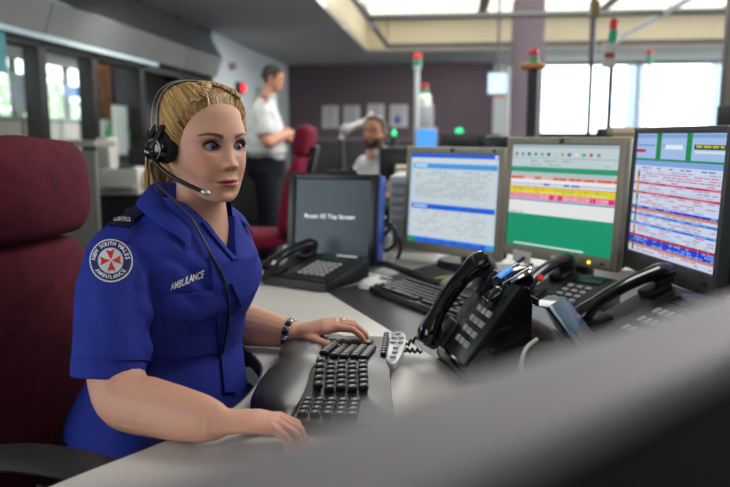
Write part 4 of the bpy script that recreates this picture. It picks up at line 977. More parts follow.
# facings along the open neck
for sg in (1, -1):
    q = MB(); rows = []
    for i in range(15):
        z = .9655 + .070 * i / 14; row = []
        for j in range(5):
            x = vx + sg * (max(0, z - .965) * .56 - .002 + .003 * j); o = TM @ Vector((x, .5, z)); h = SHB.ray_cast(o, -(TM.to_3x3() @ Vector((0, 1, 0))))
            row.append((h[0] + h[1] * (.0035 if h[1].dot(o - h[0]) > 0 else -.0035)) if h[0] else None)
        if row[0] is None and row[1] is not None: row[0] = row[1] + (row[1] - row[2])
        rows.append(row)
    rows = [r for r in rows if all(p is not None for p in r)]
    vv = [[q.bm.verts.new(p) for p in r] for r in rows]
    for a, b in zip(vv, vv[1:]):
        for j in range(4): q.bm.faces.new((a[j], a[j + 1], b[j + 1], b[j]))
    if len(rows) > 2: wob('front_facing', ev(mesh_of(q), [('SOLIDIFY', dict(thickness=.003, offset=0))]), m_shirt, shirt, 50)
collar(1, .86, .016); collar(-1, .86, .016)
# --- trousers, belt, shoes
tr_ = MB()
tr_.rings([[TM @ p for p in r] for r in torso_rings([(.47, .15, .12, .12, .0, 0), (.52, .185, .15, .14, 0, 0), (.58, .185, .15, .135, 0, 0), (.64, .172, .14, .12, 0, 0), (.68, .165, .135, .115, 0, 0)], 40)])
for sx in (1, -1):
    tr_.tube(smooth_path([TL(sx * .085, -.02, .555), TL(sx * .10, .12, .565), TL(sx * .115, .30, .55), TL(sx * .12, .42, .53), TL(sx * .12, .455, .47), TL(sx * .12, .45, .30), TL(sx * .12, .44, .09)], 5), list(np.interp(np.linspace(0, 1, 31), [0, .2, .5, .66, .8, 1], [.10, .098, .080, .068, .060, .052])), 20)
trousers = wob('trousers', remesh(mesh_of(tr_), .007, 3), mat('navy_trousers', '20225a', .85, var=.08, bump=.1, bscale=700, spec=.2), person, 80)
wob('belt', MB().rings([[TM @ p for p in r] for r in torso_rings([(.632, .182, .150, .130, 0, 0), (.672, .180, .148, .128, 0, 0)], 40)], cap=False) and None or (lambda q: (q.rings([[TM @ p for p in r] for r in torso_rings([(.598, .188, .118, .212, -.01, 0), (.632, .187, .117, .206, -.01, 0)], 40)]), q)[1])(MB()), m_black2, person)
for sx in (1, -1):
    wob('shoe', MB().tube(smooth_path([TL(sx * .12, .38, .045), TL(sx * .12, .45, .06), TL(sx * .122, .54, .045), TL(sx * .124, .63, .035)], 4), [.03, .04, .042, .042, .045, .046, .046, .046, .044, .043, .042, .036, .022], 16, flat=.8, up=(0, 0, 1)), m_black, person)
# --- bracelet and ring on the left hand
dW = (WR_L - EL_L).normalized(); bpos = WR_L - dW * .010; up = Vector((0, 0, 1)); yv = up.cross(dW).normalized(); zv = dW.cross(yv)
br = None
for k in range(18):
    a = 2 * math.pi * k / 18; p = bpos + yv * (.0325 * math.cos(a)) + zv * (.0290 * math.sin(a))
    m4x = Matrix((dW, (-yv * math.sin(a) + zv * math.cos(a)).normalized(), (yv * math.cos(a) + zv * math.sin(a)).normalized())).transposed().to_4x4()
    if k == 0:
        br = wob('bracelet', MB().tube([bpos + yv * (.0305 * math.cos(t)) + zv * (.0255 * math.sin(t)) for t in np.linspace(0, 2 * math.pi, 25)], .0016, 6), m_black, person)
    wob('bead', MB().box((.014, .0088, .006), Matrix.Translation(p) @ m4x, .0015), m_chrome if k % 2 else mat('bead_black', '0e0e12', .2, var=.02), br)
rp = HLM @ Vector((.098, .010, .004)); wob('ring', MB().tube([rp + HLM.to_3x3() @ Vector((0, .0098 * math.cos(t), .0095 * math.sin(t))) for t in np.linspace(0, 2 * math.pi, 17)], .0014, 6), m_chrome, person)
# --- hair: combed cap, braid along the front hairline, pony tail
xs, ys_, zs = HG[..., 0], HG[..., 1], HG[..., 2]; tt = np.abs(np.broadcast_to(HT[None], xs.shape)); tt = np.degrees(tt)
hz = np.interp(tt, [0, 20, 38, 52, 66, 76, 84, 95, 112, 130, 180], [.0800, .0780, .070, .055, .032, .004, -.020, -.022, -.050, -.062, -.075])
dep = zs - hz
NRM = np.zeros_like(HG); du = np.roll(HG, -1, 1) - np.roll(HG, 1, 1); dv = np.gradient(HG, axis=0); NRM = np.cross(du, dv); NRM /= (np.linalg.norm(NRM, axis=-1, keepdims=True) + 1e-12)
if (NRM[100, 144] @ np.array([0, 1, 0])) < 0: NRM = -NRM
NRM[:6] = np.array([0, 0, 1])
hh = -.003 + .0125 * sst(-.006, .016, dep) + .004 * sst(.05, .12, dep)
CAPP = HG + NRM * hh[..., None]
v, f = grid_mesh(CAPP); dm = dep.reshape(-1); f = f[(dm[f] > -.008).all(1)]
me_c = bpy.data.meshes.new('hair'); me_c.from_pydata(xf(HM, v).tolist(), [], f.tolist()); me_c.update()
SH = [hexc(c) for c in ('bd965e', 'd0ab72', 'ab8350', '94703f', 'dcbd88', '9c7646')]
set_col(me_c, np.tile(np.array(hexc('a8834e')), (len(v), 1)))
m_hair = mat('hair_blonde', 'b98f55', .42, attr='col', spec=.5, var=.12, vscale=300)
hair = wob('hair', me_c, m_hair, person, 80)
CB = BVHTree.FromPolygons([Vector(p) for p in v.tolist()], [tuple(q) for q in f.tolist()])
OC = Vector((0, -.005, .0)); PT = Vector((.0, -.106, .034))
def on_cap(d, off):
    h = CB.ray_cast(OC, d)
    return (h[0] + d * off) if h[0] is not None else None
class Strands:
    def __init__(s): s.v = []; s.f = []; s.c = []
    def add(s, pts, r, col, tip=.4):
        n = 4; b = len(s.v); m = len(pts)
        x = Vector((0.3, .2, .9))
        for i, p in enumerate(pts):
            t = (pts[min(i + 1, m - 1)] - pts[max(i - 1, 0)]).normalized(); x = (x - t * x.dot(t)).normalized(); y = t.cross(x)
            rr = r * (1 - (1 - tip) * max(0, (i / (m - 1) - .6) / .4)) 
            for k in range(n):
                a = 2 * math.pi * k / n; s.v.append(tuple(HM @ (p + x * (rr * math.cos(a)) + y * (rr * math.sin(a))))); s.c.append(col)
        for i in range(m - 1):
            for k in range(n): s.f.append((b + i * n + k, b + i * n + (k + 1) % n, b + (i + 1) * n + (k + 1) % n, b + (i + 1) * n + k))
    def build(s, name, parent):
        me = bpy.data.meshes.new(name); me.from_pydata(s.v, [], s.f); me.update(); set_col(me, np.array(s.c)); o = wob(name, me, m_hair, parent, 80); o['kind'] = 'stuff'; return o
def slerp(a, b, t):
    w = math.acos(max(-1, min(1, a.dot(b))))
    return a if w < 1e-4 else (a * math.sin((1 - t) * w) + b * math.sin(t * w)) / math.sin(w)
S = Strands(); de = (PT - OC).normalized()
rnd = random.Random(3)
HTD = np.degrees(HT)
def hairline_dir(t, lift=0.0):
    j = int(np.argmin(np.abs(HTD - t))); d_ = dep[:, j]; k = int(np.argmax(d_ < lift)); k = max(k, 3)
    return (Vector(HG[k, j]) - OC).normalized()
for i in range(2300):
    t = rnd.uniform(-178, 178) if i > 1100 else rnd.uniform(-100, 100)
    d0 = hairline_dir(t, (rnd.uniform(-.0035, .004) if i < 800 else rnd.choice((0.001, .004, .012, .03, .05)) + rnd.uniform(-.002, .008))); de2 = (Vector((0, -.082, .078 if abs(t) < 95 else .034)) - OC).normalized(); de2 = (de2 + Vector((rnd.gauss(0, .03), 0, rnd.gauss(0, .03)))).normalized(); pts = []
    g = .5 + .75 * noise.noise(Vector((t * .21, 0, 1))) + .3 * noise.noise(Vector((t * .7, 3, 1))); off = rnd.uniform(-.0004, .0014) + .0022 * g; w1 = rnd.uniform(-.02, .02); tmax = 1.0
    for k in range(13):
        d = slerp(d0, de2, k / 12); d = (d + Vector((0, 0, w1 * math.sin(k * .5)))).normalized(); p = on_cap(d, off if k else -.0005)
        if p: pts.append(p)
    if len(pts) > 4:
        c = np.array(SH[rnd.randrange(6)]) * max(.22, .30 + 1.25 * g); S.add(pts, rnd.uniform(.0007, .0014), tuple(c), 1)  # lower locks darkened: groove shade put into the strand colour
S.build('combed_strands', hair)
# braid: interlaced lobes following the hairline over the crown
B_ = Strands(); ctr = []
for k in range(61):
    t = -42 + 96 * k / 60; ctr.append(on_cap(hairline_dir(t, .0125 + .012 * math.sin(math.pi * k / 60)), .0035) or ctr[-1])
for side in (0, 1):
    for j in range(22):
        i0 = 1 + j * 2.6 + side * 1.3; i = int(i0)
        if i + 4 > 60: break
        a = ctr[i]; b = ctr[min(i + 4, 60)]; tg = (b - a).normalized(); nrm = (a - OC).normalized(); sd = nrm.cross(tg) * (1 if side else -1)
        for q in range(12):
            o1 = rnd.uniform(-.0032, .0032); o2 = rnd.uniform(0, .0028)
            pts = [a + sd * (.0085 * (1 - u) - .0045 * u * 1.2) + tg * (.010 * u + o1) + nrm * (.0052 * math.sin(math.pi * (u * .85 + .1)) + o2 - .001) for u in [x / 6 for x in range(7)]]
            B_.add(pts, rnd.uniform(.0008, .0013), tuple(np.array(SH[rnd.randrange(6)]) * rnd.uniform(.8, 1.15)), .7)
B_.build('braid', hair)
P_ = Strands()
for i in range(540):
    o = Vector((max(-.02, min(.02, rnd.gauss(0, .0105))), max(-.014, min(.014, rnd.gauss(0, .008))), max(-.018, min(.018, rnd.gauss(0, .010))))); k = 1 + rnd.uniform(-.2, .2); sw = rnd.uniform(-.008, .008)
    pts = smooth_path([PT + o * .8 + Vector((0, .012, 0)), PT + Vector((.002, -.012, -.002)) + o * .9, PT + Vector((.008, -.024, -.030)) + o * 1.1 * k, PT + Vector((.012, -.026, -.095)) + o * 1.25 * k + Vector((sw, 0, 0)), PT + Vector((.016, -.022, -.165)) + o * 1.25 * k + Vector((sw, sw, 0)), PT + Vector((.018, -.022, -.23)) + o * 1.2 * k + Vector((sw * 1.3, 0, rnd.uniform(-.03, .03)))], 3)
    P_.add(pts, rnd.uniform(.0014, .0026), tuple(np.array(SH[rnd.randrange(6)]) * rnd.uniform(.6, 1.1)), .4)
P_.build('ponytail', hair)
wob('hair_tie', MB().tube([HM @ (PT + Vector((.021 * math.cos(t), -.012, .021 * math.sin(t)))) for t in np.linspace(0, 2 * math.pi, 21)], .005, 8), m_black2, hair)
# --- headset
hb = thing('headset', 'black telephone headset with boom microphone worn by the blonde operator', 'headset', BASE)
def hob(name, mb, m, par=None, angle=50): return wob(name, mb, m, par or hb, angle)
def HL(x, y, z): return HM @ Vector((x, y, z))
EC = Vector((.082, -.001, -.004))
band = []
for k in range(33):
    a = -14 + 208 * k / 32; a = R_(a); d = Vector((math.cos(a), -.17 - .06 * max(0, math.sin(a)), math.sin(a))).normalized(); h = CB.ray_cast(OC, d); rr = (h[0] - OC).length if h[0] else .075
    band.append(OC + d * (max(rr, .070) + .0075))
bp = [HM @ p for p in smooth_path(band, 2)]
hob('headband', MB().tube(bp, .0075, 10, flat=.32, up=HM.to_3x3() @ Vector((1, 0, 0))), m_black)
hob('band_edge', MB().tube([HM @ (p + (p - OC).normalized() * .002 + Vector((0, .0078, 0))) for p in smooth_path(band, 2)], .0012, 6).tube([HM @ (p + (p - OC).normalized() * .002 + Vector((0, -.0078, 0))) for p in smooth_path(band, 2)], .0012, 6), m_silver)
ME = HM @ Matrix.Translation(EC) @ Matrix.Rotation(R_(90), 4, 'Y') @ Matrix.Rotation(R_(-6), 4, 'X')
hob('ear_cushion', MB().lathe([(0, -.012), (.022, -.012), (.029, -.008), (.031, 0), (.029, .007), (.022, .011), (0, .011)], ME, 36), mat('ear_foam', '101012', .9, bump=.3, bscale=300, var=.1))
cup = hob('ear_cup', MB().lathe([(0, .008), (.024, .008), (.025, .014), (.021, .021), (.012, .025), (0, .0255)], ME @ T(.004, -.004, 0), 36), m_gloss)
hob('cup_ring', MB().lathe([(.0185, .0215), (.021, .0235), (.0185, .0245), (.016, .0235), (.0185, .0215)], ME @ T(.004, -.004, 0), 36), mat('dark_chrome', '55565a', .25, metal=.8, var=.05), cup)
hob('yoke', MB().tube([HL(.086, .001, .036), HL(.099, .004, .017), HL(.106, -.003, -.006)], [.005, .006, .007], 8).tube([HL(.086, -.021, .036), HL(.099, -.023, .017), HL(.106, -.017, -.006)], [.005, .006, .007], 8), m_black)
hob('pivot', MB().ball(.0135, HM @ T(.105, -.009, -.014)), m_gloss)
bm_p = [Vector((.107, -.007, -.022)), Vector((.107, .012, -.034)), Vector((.102, .040, -.050)), Vector((.086, .070, -.066)), Vector((.066, .094, -.0790))]
hob('boom', MB().tube([HM @ p for p in smooth_path(bm_p, 6)], .0038, 10), m_black)
d_ = (bm_p[-1] - bm_p[-2]).normalized(); e_ = bm_p[-1]
hob('microphone', MB().tube([HM @ e_, HM @ (e_ + d_ * .004), HM @ (e_ + d_ * .012), HM @ (e_ + d_ * .016)], [.0035, .0052, .0052, .003], 12), m_silver)
cp = [HL(.106, -.013, -.032), HL(.100, -.003, -.07)]
for px, py in ((187, 215), (199, 238), (209, 256), (219, 274), (224, 292), (226, 312), (223, 334), (219, 352)):
    p = lay(px, py, .0075); cp.append(p)
hob('cable', MB().tube(smooth_path([p for p in cp if p], 6), .0022, 8), m_black)
# ================================================================ the operator's chair
m_maroon = mat('maroon_fabric', '571a28', .9, var=.22, vscale=34, bump=.35, bscale=160, spec=.2)
def cushion(mb, w, d, h, M, ex=3.2, crown=.012, seg=40):
    rg = []
    for k in range(15):
        v = -1 + 2 * k / 14; e = max(1 - abs(v) ** 3.4, .0) ** (1 / 3.4) if abs(v) < 1 else .02
        e = max(e, .05); r = []
        for i in range(seg):
            a = 2 * math.pi * i / seg; c, s = math.cos(a), math.sin(a)
            r.append(M @ Vector((w / 2 * e ** .8 * math.copysign(abs(c) ** (2 / ex), c), d / 2 * e * math.copysign(abs(s) ** (2 / ex), s) + crown * (1 - v * v) * (s > 0) * (1 - c * c) ** .5, v * h / 2)))
        rg.append(r)
    mb.rings(rg); return mb
def office_chair(label, x, y, phi, lean, m, group, arms=True, seat=.46, hx=0.0, hw=.32, hdx=0.0, head=True, ah=0.0):
    t = thing('office_chair', label, 'chair', (x, y, 0), 180 + phi, group)      # local +y is the way it faces
    B = T(0, -.24, seat + .03, rx=lean)
    obj('backrest', cushion(MB(), .47, .10, .56, B @ T(hx, -.02, .25), 3.0, .012), m, t, 60)
    if head: obj('headrest', cushion(MB(), hw, .11, .21, B @ T(hx + hdx, -.005, .60), 2.8, .012), m, t, 60)
    obj('seat', cushion(MB(), .50, .50, .11, T(0, .0, seat - .02), 3.4, 0), m, t, 60)
    obj('spine', MB().box((.09, .03, .62), B @ T(hx, -.085, .28), .01), m_black2, t)
    obj('gas_column', MB().cyl(.03, .03, seat - .12, T(0, 0, (seat - .12) / 2 + .06), 16), m_black2, t)
    for k in range(5):
        a = 2 * math.pi * k / 5 + .3; l = obj('leg', MB().tube([(0, 0, .1), (.15 * math.cos(a), .15 * math.sin(a), .085), (.30 * math.cos(a), .30 * math.sin(a), .07)], [.028, .024, .018], 8), m_black2, t)
        obj('castor', MB().cyl(.03, .03, .035, T(.30 * math.cos(a), .30 * math.sin(a), .03, rx=90), 14), m_black, l)
    if arms:
        for sx in (1, -1):
            obj('armrest', MB().tube(smooth_path([(sx * .275, -.17, seat + .185 + ah), (sx * .285, -.05, seat + .215 + ah), (sx * .285, .05, seat + .215 + ah), (sx * .275, .10, seat + .20 + ah)], 5), .036, 14, flat=.45, up=(0, 0, 1)), m_black2, t)
            obj('arm_post', MB().tube(smooth_path([(sx * .25, .02, seat - .03), (sx * .30, .02, seat + .04), (sx * .29, .02, seat + .19 + ah)], 5), .022, 10), m_black, t)
    return t
ch = office_chair('maroon fabric office chair with padded headrest under the seated blonde operator', -.400, 1.255, 77, 3, m_maroon, 'office chairs', seat=.45, hx=-.02, hw=.38, hdx=-.03, ah=.055)
ch2 = office_chair('empty red office chair leaning back in front of the standing man', -.76, 4.72, -98, 13, mat('red_fabric', '7c1c34', .9, var=.15, vscale=30, bump=.3, bscale=160, spec=.2), 'office chairs', arms=False, seat=.54)

# ================================================================ two colleagues at the back
m_wshirt = mat('white_cotton', 'c9cac8', .85, var=.05, vscale=25, bump=.1, bscale=700, spec=.2)
def man_head(M, hair, label_beard=None, hl=None):
    g, t = head_grid(96, 90, True); p = face_shape(g, True); v, f = grid_mesh(p); me = bpy.data.meshes.new('h'); nr, nc = p.shape[:2]
    me.from_pydata(xf(M, v).tolist(), [], f.tolist() + [list(range(nc))[::-1], list(range((nr - 1) * nc, nr * nc))]); me.update()
    b = bmesh.new(); b.from_mesh(me); bmesh.ops.recalc_face_normals(b, faces=b.faces[:]); b.to_mesh(me); b.free()
    zs_ = g[..., 2]; td = np.degrees(np.abs(np.broadcast_to(t[None], zs_.shape)))
    hz_ = np.interp(td, [0, 25, 45, 62, 78, 88, 100, 125, 180], hl or [.068, .070, .060, .048, .0, -.02, -.025, -.055, -.062]); d = zs_ - hz_
    du_ = np.roll(g, -1, 1) - np.roll(g, 1, 1); dv_ = np.gradient(g, axis=0); n = np.cross(du_, dv_); n /= (np.linalg.norm(n, axis=-1, keepdims=True) + 1e-12)
    if (n[35, 48] @ np.array([0, 1, 0])) < 0: n = -n
    n[:4] = np.array([0, 0, 1])
    jit = rng.normal(0, .0012, zs_.shape)
    cap = g + n * (-.003 + .013 * sst(-.008, .014, d) + jit)[..., None]; v2, f2 = grid_mesh(cap); f2 = f2[(d.reshape(-1)[f2] > -.010).all(1)]
    hm = bpy.data.meshes.new('hair'); hm.from_pydata(xf(M, v2).tolist(), [], f2.tolist()); hm.update()
    bd = None
    if label_beard:
        x, y, z = p[..., 0], p[..., 1], p[..., 2]; w = sst(.0, .012, -(z + .050) + .35 * np.clip(np.abs(x) - .03, 0, .05)) * sst(-.02, .01, y) * sst(-.135, -.118, z)
        lips = (np.abs(x) < .02) & (np.abs(z + .067) < .006); w = w * ~lips
        b2 = p + n * (-.003 + .009 * w + jit * .7 * w)[..., None]; v3, f3 = grid_mesh(b2); f3 = f3[(w.reshape(-1)[f3] > .05).all(1)]
        bd = bpy.data.meshes.new('beard'); bd.from_pydata(xf(M, v3).tolist(), [], f3.tolist()); bd.update()
    er = MB()
    for sx in (1, -1): er.ball(.03, M @ T(sx * .078, -.008, -.012, rz=-sx * 20), 14, 10, (.28, .62, 1.0))
    return me, hm, bd, mesh_of(er)
def fig(base, label, me, cols_fn, skin):
    co = get_co(me); set_col(me, cols_fn(co)); o = obj('person', me, skin, None, 80, M=Matrix.Translation(-base)); o.location = base; return tag(o, label, 'person')
def kid(name, me, m, par, base, angle=60):
    if isinstance(me, MB): me = mesh_of(me)
    o = obj(name, me, m, None, angle, M=Matrix.Translation(-base)); o.parent = par; return o
m_skin2 = mat('skin_tanned', 'c08a6a', .5, attr='col', var=.03, spec=.4)
SK2 = np.array(hexc('c38a6c'))
# --- standing man: profile to the right, arms folded
B1 = Vector((-.93, 6.78, 0)); F1_ = figure_frame(88, B1.x, B1.y)
def P1(x, y, z): return F1_ @ Vector((x, y, z))
H1 = F1_ @ T(0, .085, 1.715, rx=-14) @ Matrix.Scale(1.04, 4)
hm_, hr_, _b, er_ = man_head(H1, None)
mb = MB(); mb.rings([[F1_ @ p for p in r] for r in torso_rings([(1.05, .16, .12, .12, 0, 0), (1.3, .17, .12, .12, 0, 0), (1.45, .16, .09, .11, .01, 0), (1.50, .11, .075, .09, .02, 0), (1.54, .06, .06, .065, .035, 0), (1.58, .055, .055, .06, .045, 0)], 32)])
for sx in (1, -1):
    S_, E_, W_ = P1(sx * .19, .0, 1.42), P1(sx * .245, .06, 1.13), P1(sx * .01, .25, 1.19 + .03 * sx)
    mb.tube(smooth_path([S_, S_.lerp(E_, .5), E_, E_.lerp(W_, .4), W_], 4), list(np.interp(np.linspace(0, 1, 17), [0, .5, .75, 1], [.055, .05, .045, .03])), 14)
    dd = (P1(-sx * .10, .20, 1.20) - W_); hand(mb, hand_frame(W_, dd, 70 * sx, 0), sx, .4)
me1 = union(remesh(mesh_of(mb), .008, 2), hm_)
def c1(co):
    l = xf(H1.inverted(), co); c = np.tile(SK2, (len(co), 1)); s_ = l[:, 2] > -.2; c[s_] = face_color(l[s_], True, SK2); return c
man1 = fig(B1, 'standing man in white uniform shirt and dark trousers with folded arms', me1, c1, m_skin2)
kid('ears', er_, mat('ear_skin', 'b87c60', .5, var=.03), man1, B1)
kid('hair', hr_, mat('hair_dark', '2a221e', .6, var=.2, vscale=120, bump=.3, bscale=300), man1, B1)
mb = MB(); mb.rings([[F1_ @ p for p in r] for r in torso_rings([(.98, .185, .18, .17, .0, 0), (1.05, .20, .195, .19, 0, 0), (1.2, .205, .18, .20, 0, 0), (1.35, .21, .145, .185, 0, 0), (1.43, .20, .11, .15, .005, 0), (1.48, .16, .09, .11, .01, 0), (1.52, .10, .08, .09, .025, 0), (1.56, .066, .066, .072, .04, 0), (1.575, .062, .062, .068, .045, 0)], 40)])
for sx in (1, -1): mb.tube(smooth_path([P1(sx * .12, 0, 1.45), P1(sx * .19, .0, 1.43), P1(sx * .225, .02, 1.33), P1(sx * .245, .045, 1.20)], 5), list(np.interp(np.linspace(0, 1, 16), [0, .3, 1], [.06, .078, .075])), 20)
ms = remesh(mesh_of(mb), .009, 3); cc = get_co(ms); nn = get_no(ms); set_co(ms, cc + nn * np.array([[noise.noise(Vector(p) * 13) * .012] for p in cc]))
sh1 = kid('shirt', ms, m_wshirt, man1, B1, 80)
SB1 = BVHTree.FromPolygons([v.co + B1 for v in ms.vertices], [tuple(p.vertices) for p in ms.polygons])
def decal(px, py, rx, ry, name, m, par, base, bvh, off=.012):
    q = MB(); pts = []
    for k in range(14):
        a = 2 * math.pi * k / 14; d = ray(px + rx * math.cos(a), py + ry * math.sin(a)).normalized(); h = bvh.ray_cast(CAM, d)
        if h[0]: pts.append(h[0] - d * off)
    if len(pts) > 5: q.bm.faces.new([q.bm.verts.new(p) for p in pts]); kid(name, ev(mesh_of(q), [('SOLIDIFY', dict(thickness=.003))]), m, par, base)
decal(264, 99, 4, 5.2, 'sleeve_badge', mat('badge_maroon', '8a3a3c', .8, var=.05), sh1, B1, SB1)
decal(264, 99, 1.6, 2.2, 'badge_centre', mat('badge_pale', 'd8b0a8', .8, var=.05), sh1, B1, SB1, .018)
decal(262, 88, 3.4, 2.6, 'shoulder_slide', m_navy, sh1, B1, SB1)
kid('collar', MB().tube([F1_ @ Vector((.066 * math.sin(a), .05 + .068 * math.cos(a), 1.555 - .015 * math.cos(a))) for a in np.linspace(.5, 2 * math.pi - .5, 20)], .019, 8, flat=.35), m_wshirt, sh1, B1)
mb = MB(); mb.rings([[F1_ @ p for p in r] for r in torso_rings([(.80, .17, .14, .16, 0, 0), (.86, .195, .16, .18, 0, 0), (.95, .195, .17, .18, 0, 0), (1.04, .19, .18, .17, 0, 0)], 36)])
for sx, fy in ((1, .03), (-1, -.04)): mb.tube(smooth_path([P1(sx * .09, 0, .88), P1(sx * .10, fy * .6 + .01, .5), P1(sx * .105, fy, .06)], 8), list(np.interp(np.linspace(0, 1, 17), [0, .5, 1], [.125, .095, .082])), 18)
kid('trousers', remesh(mesh_of(mb), .011, 3), mat('dark_trousers', '15161f', .85, var=.1, spec=.2), man1, B1, 80)
kid('belt', MB().tube([F1_ @ Vector((.196 * math.sin(a), .004 + .180 * math.cos(a), 1.03)) for a in np.linspace(0, 2 * math.pi, 40)], .02, 8, flat=.3), m_black2, man1, B1)
for sx, fy in ((1, .03), (-1, -.04)): kid('shoe', MB().tube(smooth_path([P1(sx * .105, fy - .09, .05), P1(sx * .105, fy, .06), P1(sx * .107, fy + .11, .045), P1(sx * .11, fy + .19, .03)], 4), [.032, .04, .045, .047, .048, .047, .046, .046, .045, .043, .04, .034, .02], 14, flat=.85, up=(0, 0, 1)), m_black, man1, B1)
# --- seated bearded man, turned to the left
B2 = Vector((.13, 5.6, .045)); F2_ = figure_frame(-48, B2.x, B2.y)
def P2(x, y, z): return F2_ @ Vector((x, y, z))
H2 = F2_ @ T(0, .07, 1.225, rz=22, rx=-4) @ Matrix.Scale(1.05, 4)
hm2, hr2, bd2, er2 = man_head(H2, None, True, [.082, .084, .074, .056, .0, -.02, -.025, -.055, -.062])
mb = MB(); mb.rings([[F2_ @ p for p in r] for r in torso_rings([(.60, .17, .14, .12, 0, 0), (.85, .17, .12, .12, 0, 0), (.97, .16, .09, .11, .01, 0), (1.02, .11, .075, .09, .02, 0), (1.06, .06, .06, .065, .035, 0), (1.10, .055, .055, .06, .045, 0)], 32)])
for sx in (1, -1):
    S_, E_, W_ = P2(sx * .19, .0, .95), P2(sx * .27, .10, .72), P2(sx * .16, .33, .765)
    mb.tube(smooth_path([S_, S_.lerp(E_, .5), E_, E_.lerp(W_, .4), W_], 4), list(np.interp(np.linspace(0, 1, 17), [0, .5, .75, 1], [.055, .05, .045, .03])), 14)
    hand(mb, hand_frame(W_, P2(sx * .10, .5, .75) - W_, 0, 0), sx, .6)
me2 = union(remesh(mesh_of(mb), .008, 2), hm2)
def c2(co):
    l = xf(H2.inverted(), co); c = np.tile(SK2, (len(co), 1)); s_ = l[:, 2] > -.2; c[s_] = face_color(l[s_], True, SK2); return c
man2 = fig(B2, 'seated bearded man in white uniform shirt looking left behind the black terminal', me2, c2, m_skin2)
kid('ears', er2, _M['ear_skin'], man2, B2); kid('hair', hr2, mat('hair_brown', '3a2a20', .6, var=.2, vscale=120, bump=.3, bscale=300), man2, B2); kid('beard', bd2, mat('beard_brown', '4a3224', .7, var=.2, vscale=120, bump=.3, bscale=300), man2, B2)
mb = MB(); mb.rings([[F2_ @ p for p in r] for r in torso_rings([(.50, .19, .17, .14, .0, 0), (.62, .20, .18, .14, 0, 0), (.75, .20, .16, .135, 0, 0), (.88, .205, .135, .135, 0, 0), (.95, .20, .11, .125, .005, 0), (1.0, .165, .09, .11, .01, 0), (1.04, .105, .08, .09, .025, 0), (1.08, .068, .066, .072, .04, 0), (1.095, .064, .062, .068, .045, 0)], 40)])
for sx in (1, -1): mb.tube(smooth_path([P2(sx * .12, 0, .97), P2(sx * .195, .0, .95), P2(sx * .24, .035, .86), P2(sx * .265, .075, .77)], 5), list(np.interp(np.linspace(0, 1, 16), [0, .3, 1], [.06, .080, .082])), 20)
ms = remesh(mesh_of(mb), .009, 3); cc = get_co(ms); nn = get_no(ms); set_co(ms, cc + nn * np.array([[noise.noise(Vector(p) * 13) * .014] for p in cc]))
sh2 = kid('shirt', ms, m_wshirt, man2, B2, 80)
SB2 = BVHTree.FromPolygons([v.co + B2 for v in ms.vertices], [tuple(p.vertices) for p in ms.polygons])
for a, b, rx, ry in ((365, 140, 4.5, 2.2), (397, 141, 5, 2.2)): decal(a, b, rx, ry, 'shoulder_slide', m_navy, sh2, B2, SB2)
decal(354, 146, 2.6, 3.2, 'sleeve_badge', _M['badge_maroon'], sh2, B2, SB2)
decal(365, 152, 4, 1.0, 'name_tag', _M['badge_maroon'], sh2, B2, SB2)
kid('collar', MB().tube([F2_ @ Vector((.068 * math.sin(a), .05 + .07 * math.cos(a), 1.078 - .02 * math.cos(a))) for a in np.linspace(.5, 2 * math.pi - .5, 20)], .02, 8, flat=.35), m_wshirt, sh2, B2)
mb = MB(); mb.rings([[F2_ @ p for p in r] for r in torso_rings([(.45, .17, .13, .13, .0, 0), (.50, .19, .16, .145, 0, 0), (.58, .19, .17, .14, 0, 0), (.64, .185, .165, .13, 0, 0)], 36)])
for sx in (1, -1): mb.tube(smooth_path([P2(sx * .09, 0, .55), P2(sx * .12, .3, .55), P2(sx * .12, .45, .50), P2(sx * .12, .46, .25), P2(sx * .12, .45, .07)], 5), list(np.interp(np.linspace(0, 1, 21), [0, .5, 1], [.105, .080, .06])), 18)
kid('trousers', remesh(mesh_of(mb), .011, 3), _M['dark_trousers'], man2, B2, 80)
for sx in (1, -1): kid('shoe', MB().tube([P2(sx * .12, .40, .045), P2(sx * .12, .47, .05), P2(sx * .12, .6, .04), P2(sx * .12, .66, .03)], [.035, .045, .045, .03], 12, flat=.8, up=(0, 0, 1)), m_black, man2, B2)
office_chair('dark office chair under the seated bearded man', B2.x, B2.y, -48, 4, m_black2, 'office chairs', arms=False, seat=.40, head=False)
# ================================================================ furniture and equipment further back
def span(x0, x1, y0, y1, d):                          # size and centre of what shows between two pixels at distance d
    a = PY(x0, y0, d); b = PY(x1, y1, d); return (a + b) / 2, abs(b.x - a.x), abs(a.z - b.z)
m_steel = mat('cupboard_grey', '55565a', .5, var=.05)
# service counter and cupboard on the left
c, w, h = span(-36, 101, 139, 240, 4.35)
sc_ = thing('service_counter', 'grey front counter below the left glazing beside the printer', 'counter', (c.x, c.y, 0))
obj('front_panel', MB().box((w, .04, 1.10), T(0, 0, .55), .004), mat('counter_grey', '75736e', .6, var=.05), sc_)
obj('worktop', MB().box((w, .36, .04), T(0, .16, 1.14), .006), mat('counter_top', '9b978b', .5, var=.04), sc_)
for x in (-.25, .15): obj('panel_joint', MB().box((.012, .006, 1.06), T(x, -.022, .54)), m_dark, sc_)
dc = thing('drawer_cabinet', 'black drawer cabinet with silver handles under the pale printer', 'cabinet', (-1.68, 5.3, 0), 0)
obj('carcass', MB().box((.72, .6, .76), T(.06, .25, .38), .006), m_black2, dc)
for k in range(3):
    d = obj('drawer', MB().box((.68, .02, .225), T(.06, -.06, .14 + k * .24), .004), mat('drawer_dark', '232326', .45, var=.06), dc)
    obj('handle', MB().tube([(-.05, -.075, .17 + k * .24), (-.045, -.1, .17 + k * .24), (.105, -.1, .17 + k * .24), (.11, -.075, .17 + k * .24)], .011, 8), m_silver, d)
